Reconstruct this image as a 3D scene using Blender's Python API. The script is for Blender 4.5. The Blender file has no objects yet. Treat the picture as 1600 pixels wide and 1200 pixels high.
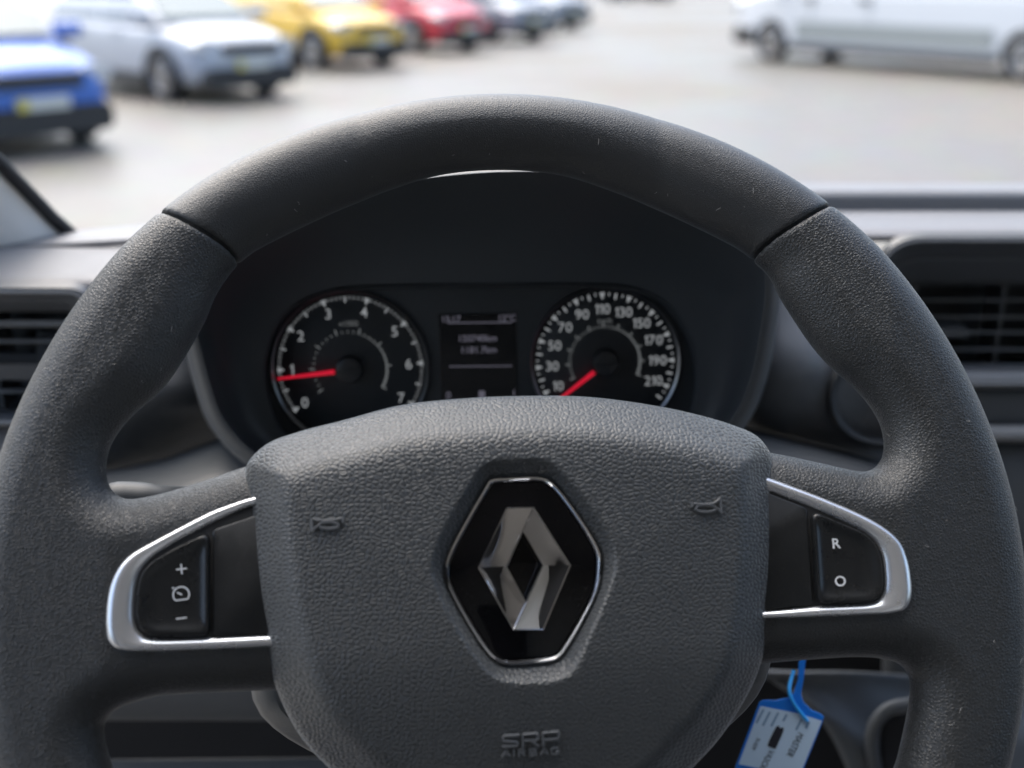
import bpy, math, random
import numpy as np
from mathutils import Vector, Matrix

random.seed(7)
rng = np.random.default_rng(7)
SC = bpy.context.scene
COL = SC.collection
rad = math.radians

# ------------------------------------------------------------------ camera
F = 1800.0                                   # focal length in photo pixels (1600 wide)
PITCH = math.atan(0.361)
OFF = 0.11                                   # dashboard distances below are counted from here
CAM = np.array([0.0, 0.0, 1.70])
sP, cP = math.sin(PITCH), math.cos(PITCH)
RT, UP, FW = np.array([1., 0, 0]), np.array([0, sP, cP]), np.array([0, cP, -sP])

cd = bpy.data.cameras.new('camera')
cam = bpy.data.objects.new('camera', cd)
COL.objects.link(cam)
cd.sensor_width = 36.0
cd.lens = F / 1600 * 36.0
cd.clip_start = 0.01
cd.clip_end = 2000
cam.location = CAM
cam.rotation_euler = (math.pi / 2 - PITCH, 0, 0)
cd.dof.use_dof = True
cd.dof.focus_distance = 0.468
cd.dof.aperture_fstop = 5.5
SC.camera = cam

# ------------------------------------------------------------------ sky, sun, exposure
w = bpy.data.worlds.new("World")
SC.world = w
w.use_nodes = True
nt = w.node_tree
for n in list(nt.nodes):
    nt.nodes.remove(n)
sky = nt.nodes.new('ShaderNodeTexSky')
sky.sky_type = 'NISHITA'
sky.sun_disc = False
SUN_EL, SUN_AZ = rad(57), rad(-38)           # azimuth from +Y towards +X
sky.sun_elevation = SUN_EL
sky.sun_rotation = SUN_AZ
sky.air_density = 1.0
sky.dust_density = 4.0
sky.ozone_density = 1.0
bg = nt.nodes.new('ShaderNodeBackground')
bg.inputs['Strength'].default_value = 0.13
wo = nt.nodes.new('ShaderNodeOutputWorld')
nt.links.new(sky.outputs[0], bg.inputs[0])
nt.links.new(bg.outputs[0], wo.inputs[0])
sl = bpy.data.lights.new('sun', 'SUN')
sl.energy = 1.35
sl.angle = rad(85)
sl.color = (1.0, 0.985, 0.96)
so = bpy.data.objects.new('sun', sl)
COL.objects.link(so)
d = Vector((math.sin(SUN_AZ) * math.cos(SUN_EL), math.cos(SUN_AZ) * math.cos(SUN_EL), math.sin(SUN_EL)))
so.rotation_euler = (-d).to_track_quat('-Z', 'Y').to_euler()
SC.view_settings.view_transform = 'Standard'
SC.view_settings.look = 'None'
SC.view_settings.exposure = 1.7
SC.view_settings.gamma = 1.0
SC.render.engine = 'CYCLES'
SC.cycles.use_denoising = True
SC.cycles.max_bounces = 10
SC.cycles.diffuse_bounces = 5


# ------------------------------------------------------------------ pixel rays -> real places
def ray(px, py):
    return FW + RT * ((px - 800) / F) + UP * ((600 - py) / F)


def PZ(px, py, Z):
    return CAM + Z * ray(px, py)


def PY(px, py, Y):
    r = ray(px, py)
    return CAM + r * ((Y + OFF) / r[1])


def G(px, py, z=0.0):
    r = ray(px, py)
    return CAM + r * ((z - CAM[2]) / r[2])


# steering wheel frame (fitted to the rim outline)
TAU, YAW, WR = rad(10.0), rad(4.0), 0.195
WC = np.array([-0.0008, -0.0716, -0.4250])   # camera coords x right, y up, z towards viewer (refined below)


def _wheel_axes():
    nn = np.array([math.sin(YAW) * math.cos(TAU), math.sin(TAU), math.cos(YAW) * math.cos(TAU)])
    u = np.cross([0, 1, 0], nn)
    u /= np.linalg.norm(u)
    v = np.cross(nn, u)
    return u, v, nn


_cu, _cv, _cn = _wheel_axes()


def _fit():
    P = np.array([(258, 337), (208, 379), (167, 421), (121, 479), (83, 546), (42, 629), (17, 675), (0, 710), (1290, 330), (1354, 380),
                  (1422, 453), (1473, 525), (1511, 606), (1541, 678), (1577, 780), (1596, 866), (1598, 923), (1596, 1027), (1581, 1139),
                  (1570, 1196), (797, 146), (650, 157), (930, 153), (500, 195), (1080, 197), (380, 257), (1190, 258)], float)
    t = np.linspace(0, 2 * np.pi, 900)
    ring = WR * (np.outer(np.cos(t), _cu) + np.outer(np.sin(t), _cv))
    g = np.random.default_rng(1)

    def cost(p):
        X = p + ring
        q = np.c_[800 - F * X[:, 0] / X[:, 2], 600 + F * X[:, 1] / X[:, 2]]
        return (((P[:, None] - q[None]) ** 2).sum(-1).min(1)).mean()
    p, st = WC.copy(), 0.008
    c = cost(p)
    for i in range(500):
        q = p + st * g.normal(size=3)
        cq = cost(q)
        if cq < c:
            p, c = q, cq
        if i % 50 == 49:
            st *= 0.6
    return p


WC = _fit()
BAS = np.array([RT, UP, -FW])                # camera coords -> world rows
W0 = CAM + WC @ BAS
WU, WV, WN = _cu @ BAS, _cv @ BAS, _cn @ BAS
WMAT = Matrix(((WU[0], WV[0], WN[0], W0[0]), (WU[1], WV[1], WN[1], W0[1]), (WU[2], WV[2], WN[2], W0[2]), (0, 0, 0, 1)))


def wl(px, py, h=0.0):
    """photo pixel -> wheel coordinates (u, v) on the plane h above the wheel's middle plane"""
    r = ray(px, py)
    t = ((W0 + WN * h - CAM) @ WN) / (r @ WN)
    p = CAM + r * t - W0
    return np.array([p @ WU, p @ WV])


def wls(pts, h=0.0):
    return np.array([wl(x, y, h) for x, y in pts])


# ------------------------------------------------------------------ geometry helpers
def spline(pts, n, closed=True):
    P = np.asarray(pts, float)
    m = len(P)
    out = []
    segs = m if closed else m - 1
    k = 12
    for i in range(segs):
        if closed:
            a, b, c, e = P[i - 1], P[i], P[(i + 1) % m], P[(i + 2) % m]
        else:
            a, b, c, e = P[max(i - 1, 0)], P[i], P[i + 1], P[min(i + 2, m - 1)]
        t1 = max(np.linalg.norm(b - a), 1e-9) ** .5
        t2 = max(np.linalg.norm(c - b), 1e-9) ** .5
        t3 = max(np.linalg.norm(e - c), 1e-9) ** .5
        m1 = (c - b) / t2 - (c - a) / (t1 + t2) + (b - a) / t1
        m2 = (e - c) / t3 - (e - b) / (t2 + t3) + (c - b) / t2
        m1, m2 = m1 * t2, m2 * t2
        if not closed and i == 0:
            m1 = c - b
        if not closed and i == segs - 1:
            m2 = c - b
        for s in np.arange(k) / k:
            h = s * s * (3 - 2 * s)
            out.append(b + (c - b) * h + m1 * (s - 2 * s * s + s ** 3) + m2 * (s ** 3 - s * s))
    if not closed:
        out.append(P[-1])
    return resample(out, n, closed)


def resample(pts, n, closed=True):
    P = np.asarray(pts, float)
    if closed:
        P = np.vstack([P, P[:1]])
    L = np.r_[0, np.cumsum(np.linalg.norm(np.diff(P, axis=0), axis=1))]
    s = np.linspace(0, L[-1], n, endpoint=not closed)
    return np.stack([np.interp(s, L, P[:, j]) for j in range(P.shape[1])], 1)


def ccw(P):
    a = (P[:, 0] * np.roll(P[:, 1], -1) - np.roll(P[:, 0], -1) * P[:, 1]).sum()
    return P if a > 0 else P[::-1]


def inset(P, dd):
    t = np.roll(P, -1, 0) - np.roll(P, 1, 0)
    t /= np.maximum(np.linalg.norm(t, axis=1, keepdims=True), 1e-12)
    nrm = np.stack([-t[:, 1], t[:, 0]], 1)
    return P + nrm * dd


def round_poly(pts, r, k=6):
    """corner-rounded polygon; r one radius or one per corner"""
    P = np.asarray(pts, float)
    n = len(P)
    rr = [r] * n if np.isscalar(r) else r
    out = []
    for i in range(n):
        a, b, c = P[i - 1], P[i], P[(i + 1) % n]
        d1, d2 = a - b, c - b
        l1, l2 = np.linalg.norm(d1), np.linalg.norm(d2)
        q = min(rr[i], .45 * l1, .45 * l2)
        p1, p2 = b + d1 / l1 * q, b + d2 / l2 * q
        for s in np.linspace(0, 1, k):
            out.append((1 - s) ** 2 * p1 + 2 * s * (1 - s) * b + s * s * p2)
    return np.array(out)


def poly_sdf(X, Y, P):
    """signed distance, positive inside the closed polygon P"""
    A, B = P, np.roll(P, -1, 0)
    sh = X.shape
    x, y = X.ravel().astype(np.float32), Y.ravel().astype(np.float32)
    dmin = np.full(x.shape, 1e9, np.float32)
    ins = np.zeros(x.shape, bool)
    for (ax, ay), (bx, by) in zip(A, B):
        ex, ey = bx - ax, by - ay
        L = ex * ex + ey * ey + 1e-18
        t = np.clip(((x - ax) * ex + (y - ay) * ey) / L, 0, 1)
        dmin = np.minimum(dmin, (x - ax - t * ex) ** 2 + (y - ay - t * ey) ** 2)
        cr = (ay > y) != (by > y)
        if cr.any():
            ins ^= cr & (x < ex * (y - ay) / (by - ay + 1e-18) + ax)
    dd = np.sqrt(dmin)
    return np.where(ins, dd, -dd).reshape(sh)


def smax(a, b, k):
    h = np.clip(0.5 + 0.5 * (a - b) / k, 0, 1)
    return b + (a - b) * h + k * h * (1 - h)


def smin(a, b, k):
    return -smax(-a, -b, k)


def sstep(a, b, x):
    t = np.clip((x - a) / (b - a), 0, 1)
    return t * t * (3 - 2 * t)


def surface_nets(V, xs, ys, zs):
    """smooth mesh of the zero level of V (negative inside)"""
    S = V < 0
    c = S[:-1, :-1, :-1].astype(np.int8)
    tot = np.zeros_like(c)
    for a in (0, 1):
        for b in (0, 1):
            for e in (0, 1):
                tot = tot + S[a:S.shape[0] - 1 + a, b:S.shape[1] - 1 + b, e:S.shape[2] - 1 + e]
    act = (tot > 0) & (tot < 8)
    I = np.argwhere(act)
    idx = np.full(act.shape, -1, np.int64)
    idx[act] = np.arange(len(I))
    corner = [(a, b, e) for a in (0, 1) for b in (0, 1) for e in (0, 1)]
    vals = [V[I[:, 0] + a, I[:, 1] + b, I[:, 2] + e].astype(np.float64) for a, b, e in corner]
    acc = np.zeros((len(I), 3))
    cnt = np.zeros(len(I))
    for i in range(8):
        for j in range(i + 1, 8):
            ca, cb = np.array(corner[i]), np.array(corner[j])
            if abs(ca - cb).sum() != 1:
                continue
            va, vb = vals[i], vals[j]
            m = (va < 0) != (vb < 0)
            t = np.where(m, va / np.where(m, va - vb, 1), 0)
            acc += m[:, None] * (ca + t[:, None] * (cb - ca))
            cnt += m
    p = I + acc / cnt[:, None]
    sx, sy, sz = xs[1] - xs[0], ys[1] - ys[0], zs[1] - zs[0]
    verts = np.stack([xs[0] + p[:, 0] * sx, ys[0] + p[:, 1] * sy, zs[0] + p[:, 2] * sz], 1)
    quads = []
    for ax in range(3):
        s0 = [slice(None)] * 3
        s1 = [slice(None)] * 3
        s0[ax], s1[ax] = slice(0, -1), slice(1, None)
        A, B = S[tuple(s0)], S[tuple(s1)]
        o1, o2 = [(1, 2), (2, 0), (0, 1)][ax]
        e = np.argwhere(A != B)
        ok = (e[:, o1] > 0) & (e[:, o2] > 0) & (e[:, o1] < V.shape[o1] - 1) & (e[:, o2] < V.shape[o2] - 1)
        e = e[ok]
        flip = A[e[:, 0], e[:, 1], e[:, 2]]

        def cell(q1, q2):
            f = e.copy()
            f[:, o1] -= q1
            f[:, o2] -= q2
            return idx[f[:, 0], f[:, 1], f[:, 2]]
        q = np.stack([cell(1, 1), cell(0, 1), cell(0, 0), cell(1, 0)], 1)
        q[~flip] = q[~flip][:, ::-1]
        quads.append(q)
    return verts, np.vstack(quads)


ROOTM = {}


def rootmat(o):
    while o.parent is not None:
        o = o.parent
    return ROOTM.get(o.name, o.matrix_basis)


def mk(name, verts, faces, mat, parent=None, smooth=True, sharp=40, world=False, label=None, kind=None):
    me = bpy.data.meshes.new(name)
    V = np.asarray(verts, float)
    if world and parent is not None:
        M = np.array(rootmat(parent).inverted())
        V = V @ M[:3, :3].T + M[:3, 3]
    me.from_pydata(V.tolist(), [], [list(map(int, f)) for f in faces])
    me.update()
    if smooth:
        me.shade_smooth()
        if sharp:
            me.set_sharp_from_angle(angle=rad(sharp))
    me.materials.append(mat)
    o = bpy.data.objects.new(name, me)
    COL.objects.link(o)
    if parent is not None:
        o.parent = parent
    if label:
        o['label'] = label
    if kind:
        o['kind'] = kind
    return o


def thing(name, label, cat, loc=(0, 0, 0), rotz=0.0, mat4=None, group=None):
    o = bpy.data.objects.new(name, None)
    o.empty_display_size = 0.05
    COL.objects.link(o)
    o.matrix_basis = mat4 if mat4 is not None else Matrix.Translation(Vector(loc)) @ Matrix.Rotation(rotz, 4, 'Z')
    ROOTM[o.name] = o.matrix_basis.copy()
    o['label'] = label
    o['category'] = cat
    if group:
        o['group'] = group
    return o


class MB:
    """collects pieces of ONE part"""

    def __init__(self):
        self.v, self.f = [], []

    def add(self, V, Fc):
        n = len(self.v)
        self.v += [tuple(p) for p in V]
        self.f += [[i + n for i in f] for f in Fc]
        return self

    def box(self, a, b):
        (x0, y0, z0), (x1, y1, z1) = a, b
        return self.add([(x0, y0, z0), (x1, y0, z0), (x1, y1, z0), (x0, y1, z0), (x0, y0, z1), (x1, y0, z1), (x1, y1, z1), (x0, y1, z1)],
                        [(0, 3, 2, 1), (4, 5, 6, 7), (0, 1, 5, 4), (1, 2, 6, 5), (2, 3, 7, 6), (3, 0, 4, 7)])

    def tube(self, pts, r, seg=8, closed=False):
        P = [Vector(p) for p in pts]
        n = len(P)
        rr = [r] * n if np.isscalar(r) else r
        V, Fc = [], []
        prev = None
        for i in range(n):
            if closed:
                t = (P[(i + 1) % n] - P[i - 1])
            else:
                t = P[min(i + 1, n - 1)] - P[max(i - 1, 0)]
            t.normalize()
            if prev is None:
                a = Vector((0, 0, 1)) if abs(t.z) < .9 else Vector((1, 0, 0))
                nx = t.cross(a).normalized()
            else:
                nx = (prev - t * prev.dot(t)).normalized()
            prev = nx
            ny = t.cross(nx)
            for k in range(seg):
                a = 2 * math.pi * k / seg
                V.append(P[i] + (nx * math.cos(a) + ny * math.sin(a)) * rr[i])
        m = n if closed else n - 1
        for i in range(m):
            for k in range(seg):
                a, b = i * seg, ((i + 1) % n) * seg
                Fc.append((a + k, a + (k + 1) % seg, b + (k + 1) % seg, b + k))
        if not closed:
            Fc.append(list(range(seg))[::-1])
            Fc.append([(n - 1) * seg + k for k in range(seg)])
        return self.add(V, Fc)

    def mk(self, name, mat, parent=None, **k):
        return mk(name, self.v, self.f, mat, parent, **k)


def loft(loops, close_start=False, close_end=False, closed=True):
    """list of loops (N x 3) -> verts, faces"""
    L = [np.asarray(q, float) for q in loops]
    n = len(L[0])
    V = np.vstack(L)
    Fc = []
    for i in range(len(L) - 1):
        for k in range(n if closed else n - 1):
            a, b = i * n, (i + 1) * n
            k2 = (k + 1) % n
            Fc.append((a + k, a + k2, b + k2, b + k))
    if close_start:
        Fc.append(list(range(n))[::-1])
    if close_end:
        Fc.append([(len(L) - 1) * n + k for k in range(n)])
    return V, Fc


def plate(outline, prof, hfun=None, cap=True, base_cap=True):
    """bevelled plate over a 2-D outline: prof = [(inset, height), ...]; hfun(u, v) is the surface it lies on"""
    P = ccw(np.asarray(outline, float))
    loops = []
    for ins, h in prof:
        q = inset(P, ins)
        z = np.full(len(q), h) + (hfun(q[:, 0], q[:, 1]) if hfun else 0)
        loops.append(np.c_[q, z])
    return loft(loops, base_cap, cap)


def text_geo(s, size, bold=0.0, extrude=0.0):
    c = bpy.data.curves.new('txt', 'FONT')
    c.body = s
    c.size = size
    c.align_x, c.align_y = 'CENTER', 'CENTER'
    c.offset = bold
    c.extrude = extrude
    c.resolution_u = 4
    o = bpy.data.objects.new('txt', c)
    COL.objects.link(o)
    dg = bpy.context.evaluated_depsgraph_get()
    me = bpy.data.meshes.new_from_object(o.evaluated_get(dg))
    V = np.array([v.co[:] for v in me.vertices]) if len(me.vertices) else np.zeros((0, 3))
    Fc = [list(p.vertices) for p in me.polygons]
    bpy.data.objects.remove(o)
    bpy.data.curves.remove(c)
    bpy.data.meshes.remove(me)
    if len(V):                                # centre on the ink, not on the font's line
        V[:, :2] -= (V[:, :2].max(0) + V[:, :2].min(0)) / 2
    return V, Fc


def number_geo(s_, size):
    """dial figures set one by one, with a plain sans-serif 1"""
    mb = MB()
    H = np.ptp(text_geo('0', size)[0][:, 1])
    x = 0.0
    for ch in s_:
        if ch == '1':
            w_, st_ = .30 * H, .15 * H
            P = [(w_ - st_, -H / 2), (w_, -H / 2), (w_, H / 2), (w_ - st_ * .8, H / 2), (0, .32 * H), (0, .19 * H), (w_ - st_, .30 * H)]
            mb.add([(x + a, b, 0) for a, b in P], [(0, 1, 2, 6), (2, 3, 4, 5, 6)])
            x += w_
        else:
            V, Fc = text_geo(ch, size, bold=size * .004)
            w_ = np.ptp(V[:, 0])
            mb.add(V + np.array([x + w_ / 2, 0, 0]), Fc)
            x += w_
        x += .13 * H
    V = np.array(mb.v)
    V[:, 0] -= (x - .13 * H) / 2
    return V, mb.f


def ribbon(pts, wd, h=0.0, closed=False):
    """flat stroke in a plane"""
    P = np.asarray(pts, float)
    n = len(P)
    if closed:
        t = np.roll(P, -1, 0) - np.roll(P, 1, 0)
    else:
        t = np.gradient(P, axis=0)
    t /= np.maximum(np.linalg.norm(t, axis=1, keepdims=True), 1e-12)
    nr = np.stack([-t[:, 1], t[:, 0]], 1) * wd / 2
    V = [(*p, h) for p in P + nr] + [(*p, h) for p in P - nr]
    m = n if closed else n - 1
    Fc = [(i + n, (i + 1) % n + n, (i + 1) % n, i) for i in range(m)]
    return V, Fc


def arc(cx, cy, r, a0, a1, n=24, ry=None):
    t = np.radians(np.linspace(a0, a1, n))
    return np.stack([cx + r * np.cos(t), cy + (ry or r) * np.sin(t)], 1)


# ------------------------------------------------------------------ materials
def nodes(name):
    m = bpy.data.materials.new(name)
    m.use_nodes = True
    t = m.node_tree
    return m, t, t.nodes['Principled BSDF']


def add(t, typ, **k):
    n = t.nodes.new(typ)
    for a, b in k.items():
        if hasattr(n, a):
            setattr(n, a, b)
        else:
            n.inputs[a.replace('_', ' ')].default_value = b
    return n


def mat(name, col, rough=.5, metal=0., spec=.5, coat=0., noise=None, bump=0., bscale=800., var=0.0, dust=0.0):
    m, t, b = nodes(name)
    b.inputs['Base Color'].default_value = (*col, 1)
    b.inputs['Roughness'].default_value = rough
    b.inputs['Metallic'].default_value = metal
    b.inputs['Specular IOR Level'].default_value = spec
    b.inputs['Coat Weight'].default_value = coat
    b.inputs['Coat Roughness'].default_value = 0.08
    tc = add(t, 'ShaderNodeTexCoord')
    if bump:
        nz = add(t, 'ShaderNodeTexNoise', Scale=bscale, Detail=3.0)
        t.links.new(tc.outputs['Object'], nz.inputs['Vector'])
        bp = add(t, 'ShaderNodeBump', Strength=bump, Distance=.0006)
        t.links.new(nz.outputs['Fac'], bp.inputs['Height'])
        t.links.new(bp.outputs[0], b.inputs['Normal'])
    if var or dust:
        nz = add(t, 'ShaderNodeTexNoise', Scale=(noise or 60.), Detail=4.0)
        t.links.new(tc.outputs['Object'], nz.inputs['Vector'])
        mr = add(t, 'ShaderNodeMapRange')
        mr.inputs[1].default_value, mr.inputs[2].default_value = .3, .7
        mr.inputs[3].default_value, mr.inputs[4].default_value = rough - var, rough + var
        t.links.new(nz.outputs['Fac'], mr.inputs[0])
        t.links.new(mr.outputs[0], b.inputs['Roughness'])
        if dust:
            n2 = add(t, 'ShaderNodeTexNoise', Scale=(noise or 60.) * 22, Detail=1.0)
            t.links.new(tc.outputs['Object'], n2.inputs['Vector'])
            cr = add(t, 'ShaderNodeMapRange')
            cr.inputs[1].default_value, cr.inputs[2].default_value = .70, .78
            cr.inputs[3].default_value, cr.inputs[4].default_value = 0, dust
            t.links.new(n2.outputs['Fac'], cr.inputs[0])
            mx = add(t, 'ShaderNodeMix', data_type='RGBA')
            mx.inputs[6].default_value = (*col, 1)
            mx.inputs[7].default_value = (.35, .34, .32, 1)
            t.links.new(cr.outputs[0], mx.inputs[0])
            t.links.new(mx.outputs[2], b.inputs['Base Color'])
    return m


def leather(name, col, scale, depth, rough=.5, stretch=(1, 1, 1), var=.07, sheen=.25, flat=False):
    """moulded leather grain: rounded pebbles with creases between them"""
    m, t, b = nodes(name)
    b.inputs['Roughness'].default_value = rough
    b.inputs['Specular IOR Level'].default_value = .6
    b.inputs['Sheen Weight'].default_value = sheen
    b.inputs['Sheen Roughness'].default_value = .35
    b.inputs['Sheen Tint'].default_value = (.85, .93, 1, 1)
    tc = add(t, 'ShaderNodeTexCoord')
    mp = add(t, 'ShaderNodeMapping')
    mp.inputs['Scale'].default_value = stretch
    t.links.new(tc.outputs['Object'], mp.inputs['Vector'])
    nz = add(t, 'ShaderNodeTexNoise', Scale=scale * .45, Detail=2.0)
    t.links.new(mp.outputs[0], nz.inputs['Vector'])
    vm = add(t, 'ShaderNodeVectorMath', operation='MULTIPLY_ADD')
    vm.inputs[1].default_value = (.24 / scale,) * 3
    t.links.new(nz.outputs['Color'], vm.inputs[0])
    t.links.new(mp.outputs[0], vm.inputs[2])
    vo = add(t, 'ShaderNodeTexVoronoi', feature='DISTANCE_TO_EDGE', Scale=scale, voronoi_dimensions='2D' if flat else '3D')
    t.links.new(vm.outputs[0], vo.inputs['Vector'])
    mr = add(t, 'ShaderNodeMapRange', interpolation_type='SMOOTHERSTEP')
    mr.inputs[1].default_value, mr.inputs[2].default_value = -.12, .42
    mr.inputs[3].default_value, mr.inputs[4].default_value = 0, 1
    t.links.new(vo.outputs['Distance'], mr.inputs[0])
    n2 = add(t, 'ShaderNodeTexNoise', Scale=scale * 1.6, Detail=2.0)
    t.links.new(tc.outputs['Object'], n2.inputs['Vector'])
    ma = add(t, 'ShaderNodeMath', operation='MULTIPLY_ADD')
    ma.inputs[1].default_value = .25
    t.links.new(n2.outputs['Fac'], ma.inputs[0])
    t.links.new(mr.outputs[0], ma.inputs[2])
    bp = add(t, 'ShaderNodeBump', Strength=1.0, Distance=depth)
    t.links.new(ma.outputs[0], bp.inputs['Height'])
    t.links.new(bp.outputs[0], b.inputs['Normal'])
    # worn, slightly shinier areas and a little pale dust
    n3 = add(t, 'ShaderNodeTexNoise', Scale=22., Detail=4.0)
    t.links.new(tc.outputs['Object'], n3.inputs['Vector'])
    r3 = add(t, 'ShaderNodeMapRange')
    r3.inputs[1].default_value, r3.inputs[2].default_value = .3, .7
    r3.inputs[3].default_value, r3.inputs[4].default_value = rough - var, rough + var
    t.links.new(n3.outputs['Fac'], r3.inputs[0])
    t.links.new(r3.outputs[0], b.inputs['Roughness'])
    n4 = add(t, 'ShaderNodeTexNoise', Scale=900., Detail=1.0)
    t.links.new(tc.outputs['Object'], n4.inputs['Vector'])
    r4 = add(t, 'ShaderNodeMapRange')
    r4.inputs[1].default_value, r4.inputs[2].default_value = 0.81, .87
    r4.inputs[3].default_value, r4.inputs[4].default_value = 0, .5
    t.links.new(n4.outputs['Fac'], r4.inputs[0])
    mx = add(t, 'ShaderNodeMix', data_type='RGBA')
    mx.inputs[6].default_value = (*col, 1)
    mx.inputs[7].default_value = (.4, .4, .38, 1)
    t.links.new(r4.outputs[0], mx.inputs[0])
    t.links.new(mx.outputs[2], b.inputs['Base Color'])
    return m


def emit(name, col, s):
    m, t, b = nodes(name)
    b.inputs['Base Color'].default_value = (.02, .02, .02, 1)
    b.inputs['Emission Color'].default_value = (*col, 1)
    b.inputs['Emission Strength'].default_value = s
    b.inputs['Roughness'].default_value = .4
    return m


M = dict(
    rim=leather('rim_leather', (.023, .0245, .0255), 1100, .00009, .44, var=.03, sheen=.16),
    grip=leather('grip_leather', (.023, .0245, .025), 820, .00016, .43, var=.03, sheen=.14),
    pad=leather('pad_leather', (.047, .050, .0515), 560, .00022, .40, var=.04, sheen=.5, stretch=(.9, 1.1, 1), flat=True),
    chrome=mat('satin_chrome', (.80, .81, .83), .27, .8, var=.015, noise=90),
    bright=mat('bright_chrome', (.72, .72, .73), .05, 1.0, var=.035, noise=140, dust=.35),
    gloss=mat('gloss_black', (.003, .003, .004), .06, 0, .3, coat=.0, var=.02, noise=80, dust=.07),
    button=mat('switch_black', (.012, .013, .014), .30, 0, .5, var=.06, noise=150, dust=.25),
    blank=mat('switch_blank', (.012, .013, .014), .38, 0, .5, var=.05, noise=150, dust=.3),
    well=mat('switch_well', (.006, .006, .006), .6),
    print=mat('white_print', (.78, .79, .80), .5),
    side=mat('side_panel_grey', (.13, .136, .145), .45, bump=.2, bscale=900),
    emboss=mat('lit_mark', (.11, .115, .12), .34),  # paler than the cover, standing for light on the raised strokes
    dash=leather('dash_grain', (.155, .153, .160), 500, .00014, .55, sheen=.2),
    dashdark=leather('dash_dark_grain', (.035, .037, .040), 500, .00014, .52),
    hood=mat('binnacle_black', (.050, .058, .066), .45, bump=.25, bscale=900),
    lip=mat('binnacle_lip', (.095, .10, .103), .45, bump=.2, bscale=900),
    plastic=mat('dark_plastic', (.066, .070, .074), .5, bump=.25, bscale=900),
    vent=mat('vent_black', (.080, .085, .090), .42, bump=.15, bscale=900),
    slat=mat('vent_slat', (.25, .255, .26), .34, bump=.1, bscale=900),  # pale grey puts the highlights of black slats into their colour
    void=mat('shade_black', (.006, .006, .007), .8),  # near black, stands for the shade in openings and gaps
    face=mat('cluster_face', (.030, .036, .042), .5, bump=.08, bscale=1500),
    dial=mat('dial_face', (.017, .021, .025), .5),
    ring=mat('dial_ring', (.30, .31, .32), .3, 1.0),
    tick=emit('dial_print_glow', (.8, .84, .88), .095),  # glow added to brighten the printed figures and ticks
    dimtick=emit('dial_print_faint_glow', (.6, .64, .66), .055),  # weaker added glow for inner scale and units
    hub=mat('dial_hub', (.022, .024, .027), .35),
    screen=mat('screen_glass', (.004, .005, .007), .25),
    red=emit('needle_red', (1.0, .012, .05), .17),
    lcd=emit('screen_text', (.62, .60, .78), .045),
    tagblue=mat('tag_blue', (.005, .16, .62), .35, spec=.5),
    tagpaper=mat('tag_paper', (.50, .64, .78), .4),
    ink=mat('tag_ink', (.012, .012, .02), .6),
    faint=mat('tag_faint_print', (.17, .28, .42), .6),
    pillar=mat('pillar_trim', (.80, .785, .74), .75, bump=.1, bscale=500),
    rubber=mat('rubber_seal', (.012, .012, .013), .6),
    cabin=mat('cabin_lining', (.48, .47, .45), .9),
    cabindark=mat('cabin_dark', (.03, .03, .032), .8),
    lint=mat('lint_fibre', (.55, .54, .52), .8),
)

# ------------------------------------------------------------------ the place outside: ground
m, t, b = nodes('wet_concrete')
tc = add(t, 'ShaderNodeTexCoord')
n1 = add(t, 'ShaderNodeTexNoise', Scale=.16, Detail=6.0)
n2 = add(t, 'ShaderNodeTexNoise', Scale=2.2, Detail=8.0)
for q in (n1, n2):
    t.links.new(tc.outputs['Object'], q.inputs['Vector'])
r1 = add(t, 'ShaderNodeMapRange', interpolation_type='SMOOTHSTEP')
r1.inputs[1].default_value, r1.inputs[2].default_value = .42, .6
t.links.new(n1.outputs['Fac'], r1.inputs[0])
mx = add(t, 'ShaderNodeMix', data_type='RGBA')
mx.inputs[6].default_value = (.195, .183, .162, 1)
mx.inputs[7].default_value = (.22, .20, .17, 1)
t.links.new(r1.outputs[0], mx.inputs[0])
mm = add(t, 'ShaderNodeMix', data_type='RGBA', blend_type='MULTIPLY')
mm.inputs[0].default_value = .35
t.links.new(mx.outputs[2], mm.inputs[6])
t.links.new(n2.outputs['Color'], mm.inputs[7])
t.links.new(mm.outputs[2], b.inputs['Base Color'])
rr = add(t, 'ShaderNodeMapRange')
rr.inputs[3].default_value, rr.inputs[4].default_value = .42, .68
t.links.new(r1.outputs[0], rr.inputs[0])
t.links.new(rr.outputs[0], b.inputs['Roughness'])
b.inputs['Specular IOR Level'].default_value = .3
GROUND = m
S = 600.
mk('ground', [(-S, -S, 0), (S, -S, 0), (S, S, 0), (-S, S, 0)], [(0, 1, 2, 3)], GROUND, smooth=False, kind='structure')


# ------------------------------------------------------------------ cars
def glassmat():
    return mat('car_glass', (.10, .14, .14), .05, 0, .6)


CARGLASS = glassmat()
TYRE = mat('tyre_rubber', (.018, .018, .019), .8)
ALLOY = mat('wheel_alloy', (.42, .42, .43), .3, .9)
CARBLACK = mat('car_black_trim', (.022, .023, .025), .5)
LAMP = mat('headlamp_glass', (.62, .64, .66), .12, .3, coat=.5)
PLATEW = mat('number_plate_white', (.62, .62, .56), .5)
PLATEY = mat('number_plate_yellow', (.62, .52, .05), .5)


def paint(name, col, metal=.0):
    return mat(name, col, .38, metal, .5, coat=.3)


def box_outline(x0, x1, hw, r):
    return round_poly([(x0, -hw), (x1, -hw), (x1, hw), (x0, hw)], r, 4)


def subd(o, lv=2):
    s = o.modifiers.new('subd', 'SUBSURF')
    s.levels = s.render_levels = lv
    return o


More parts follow.
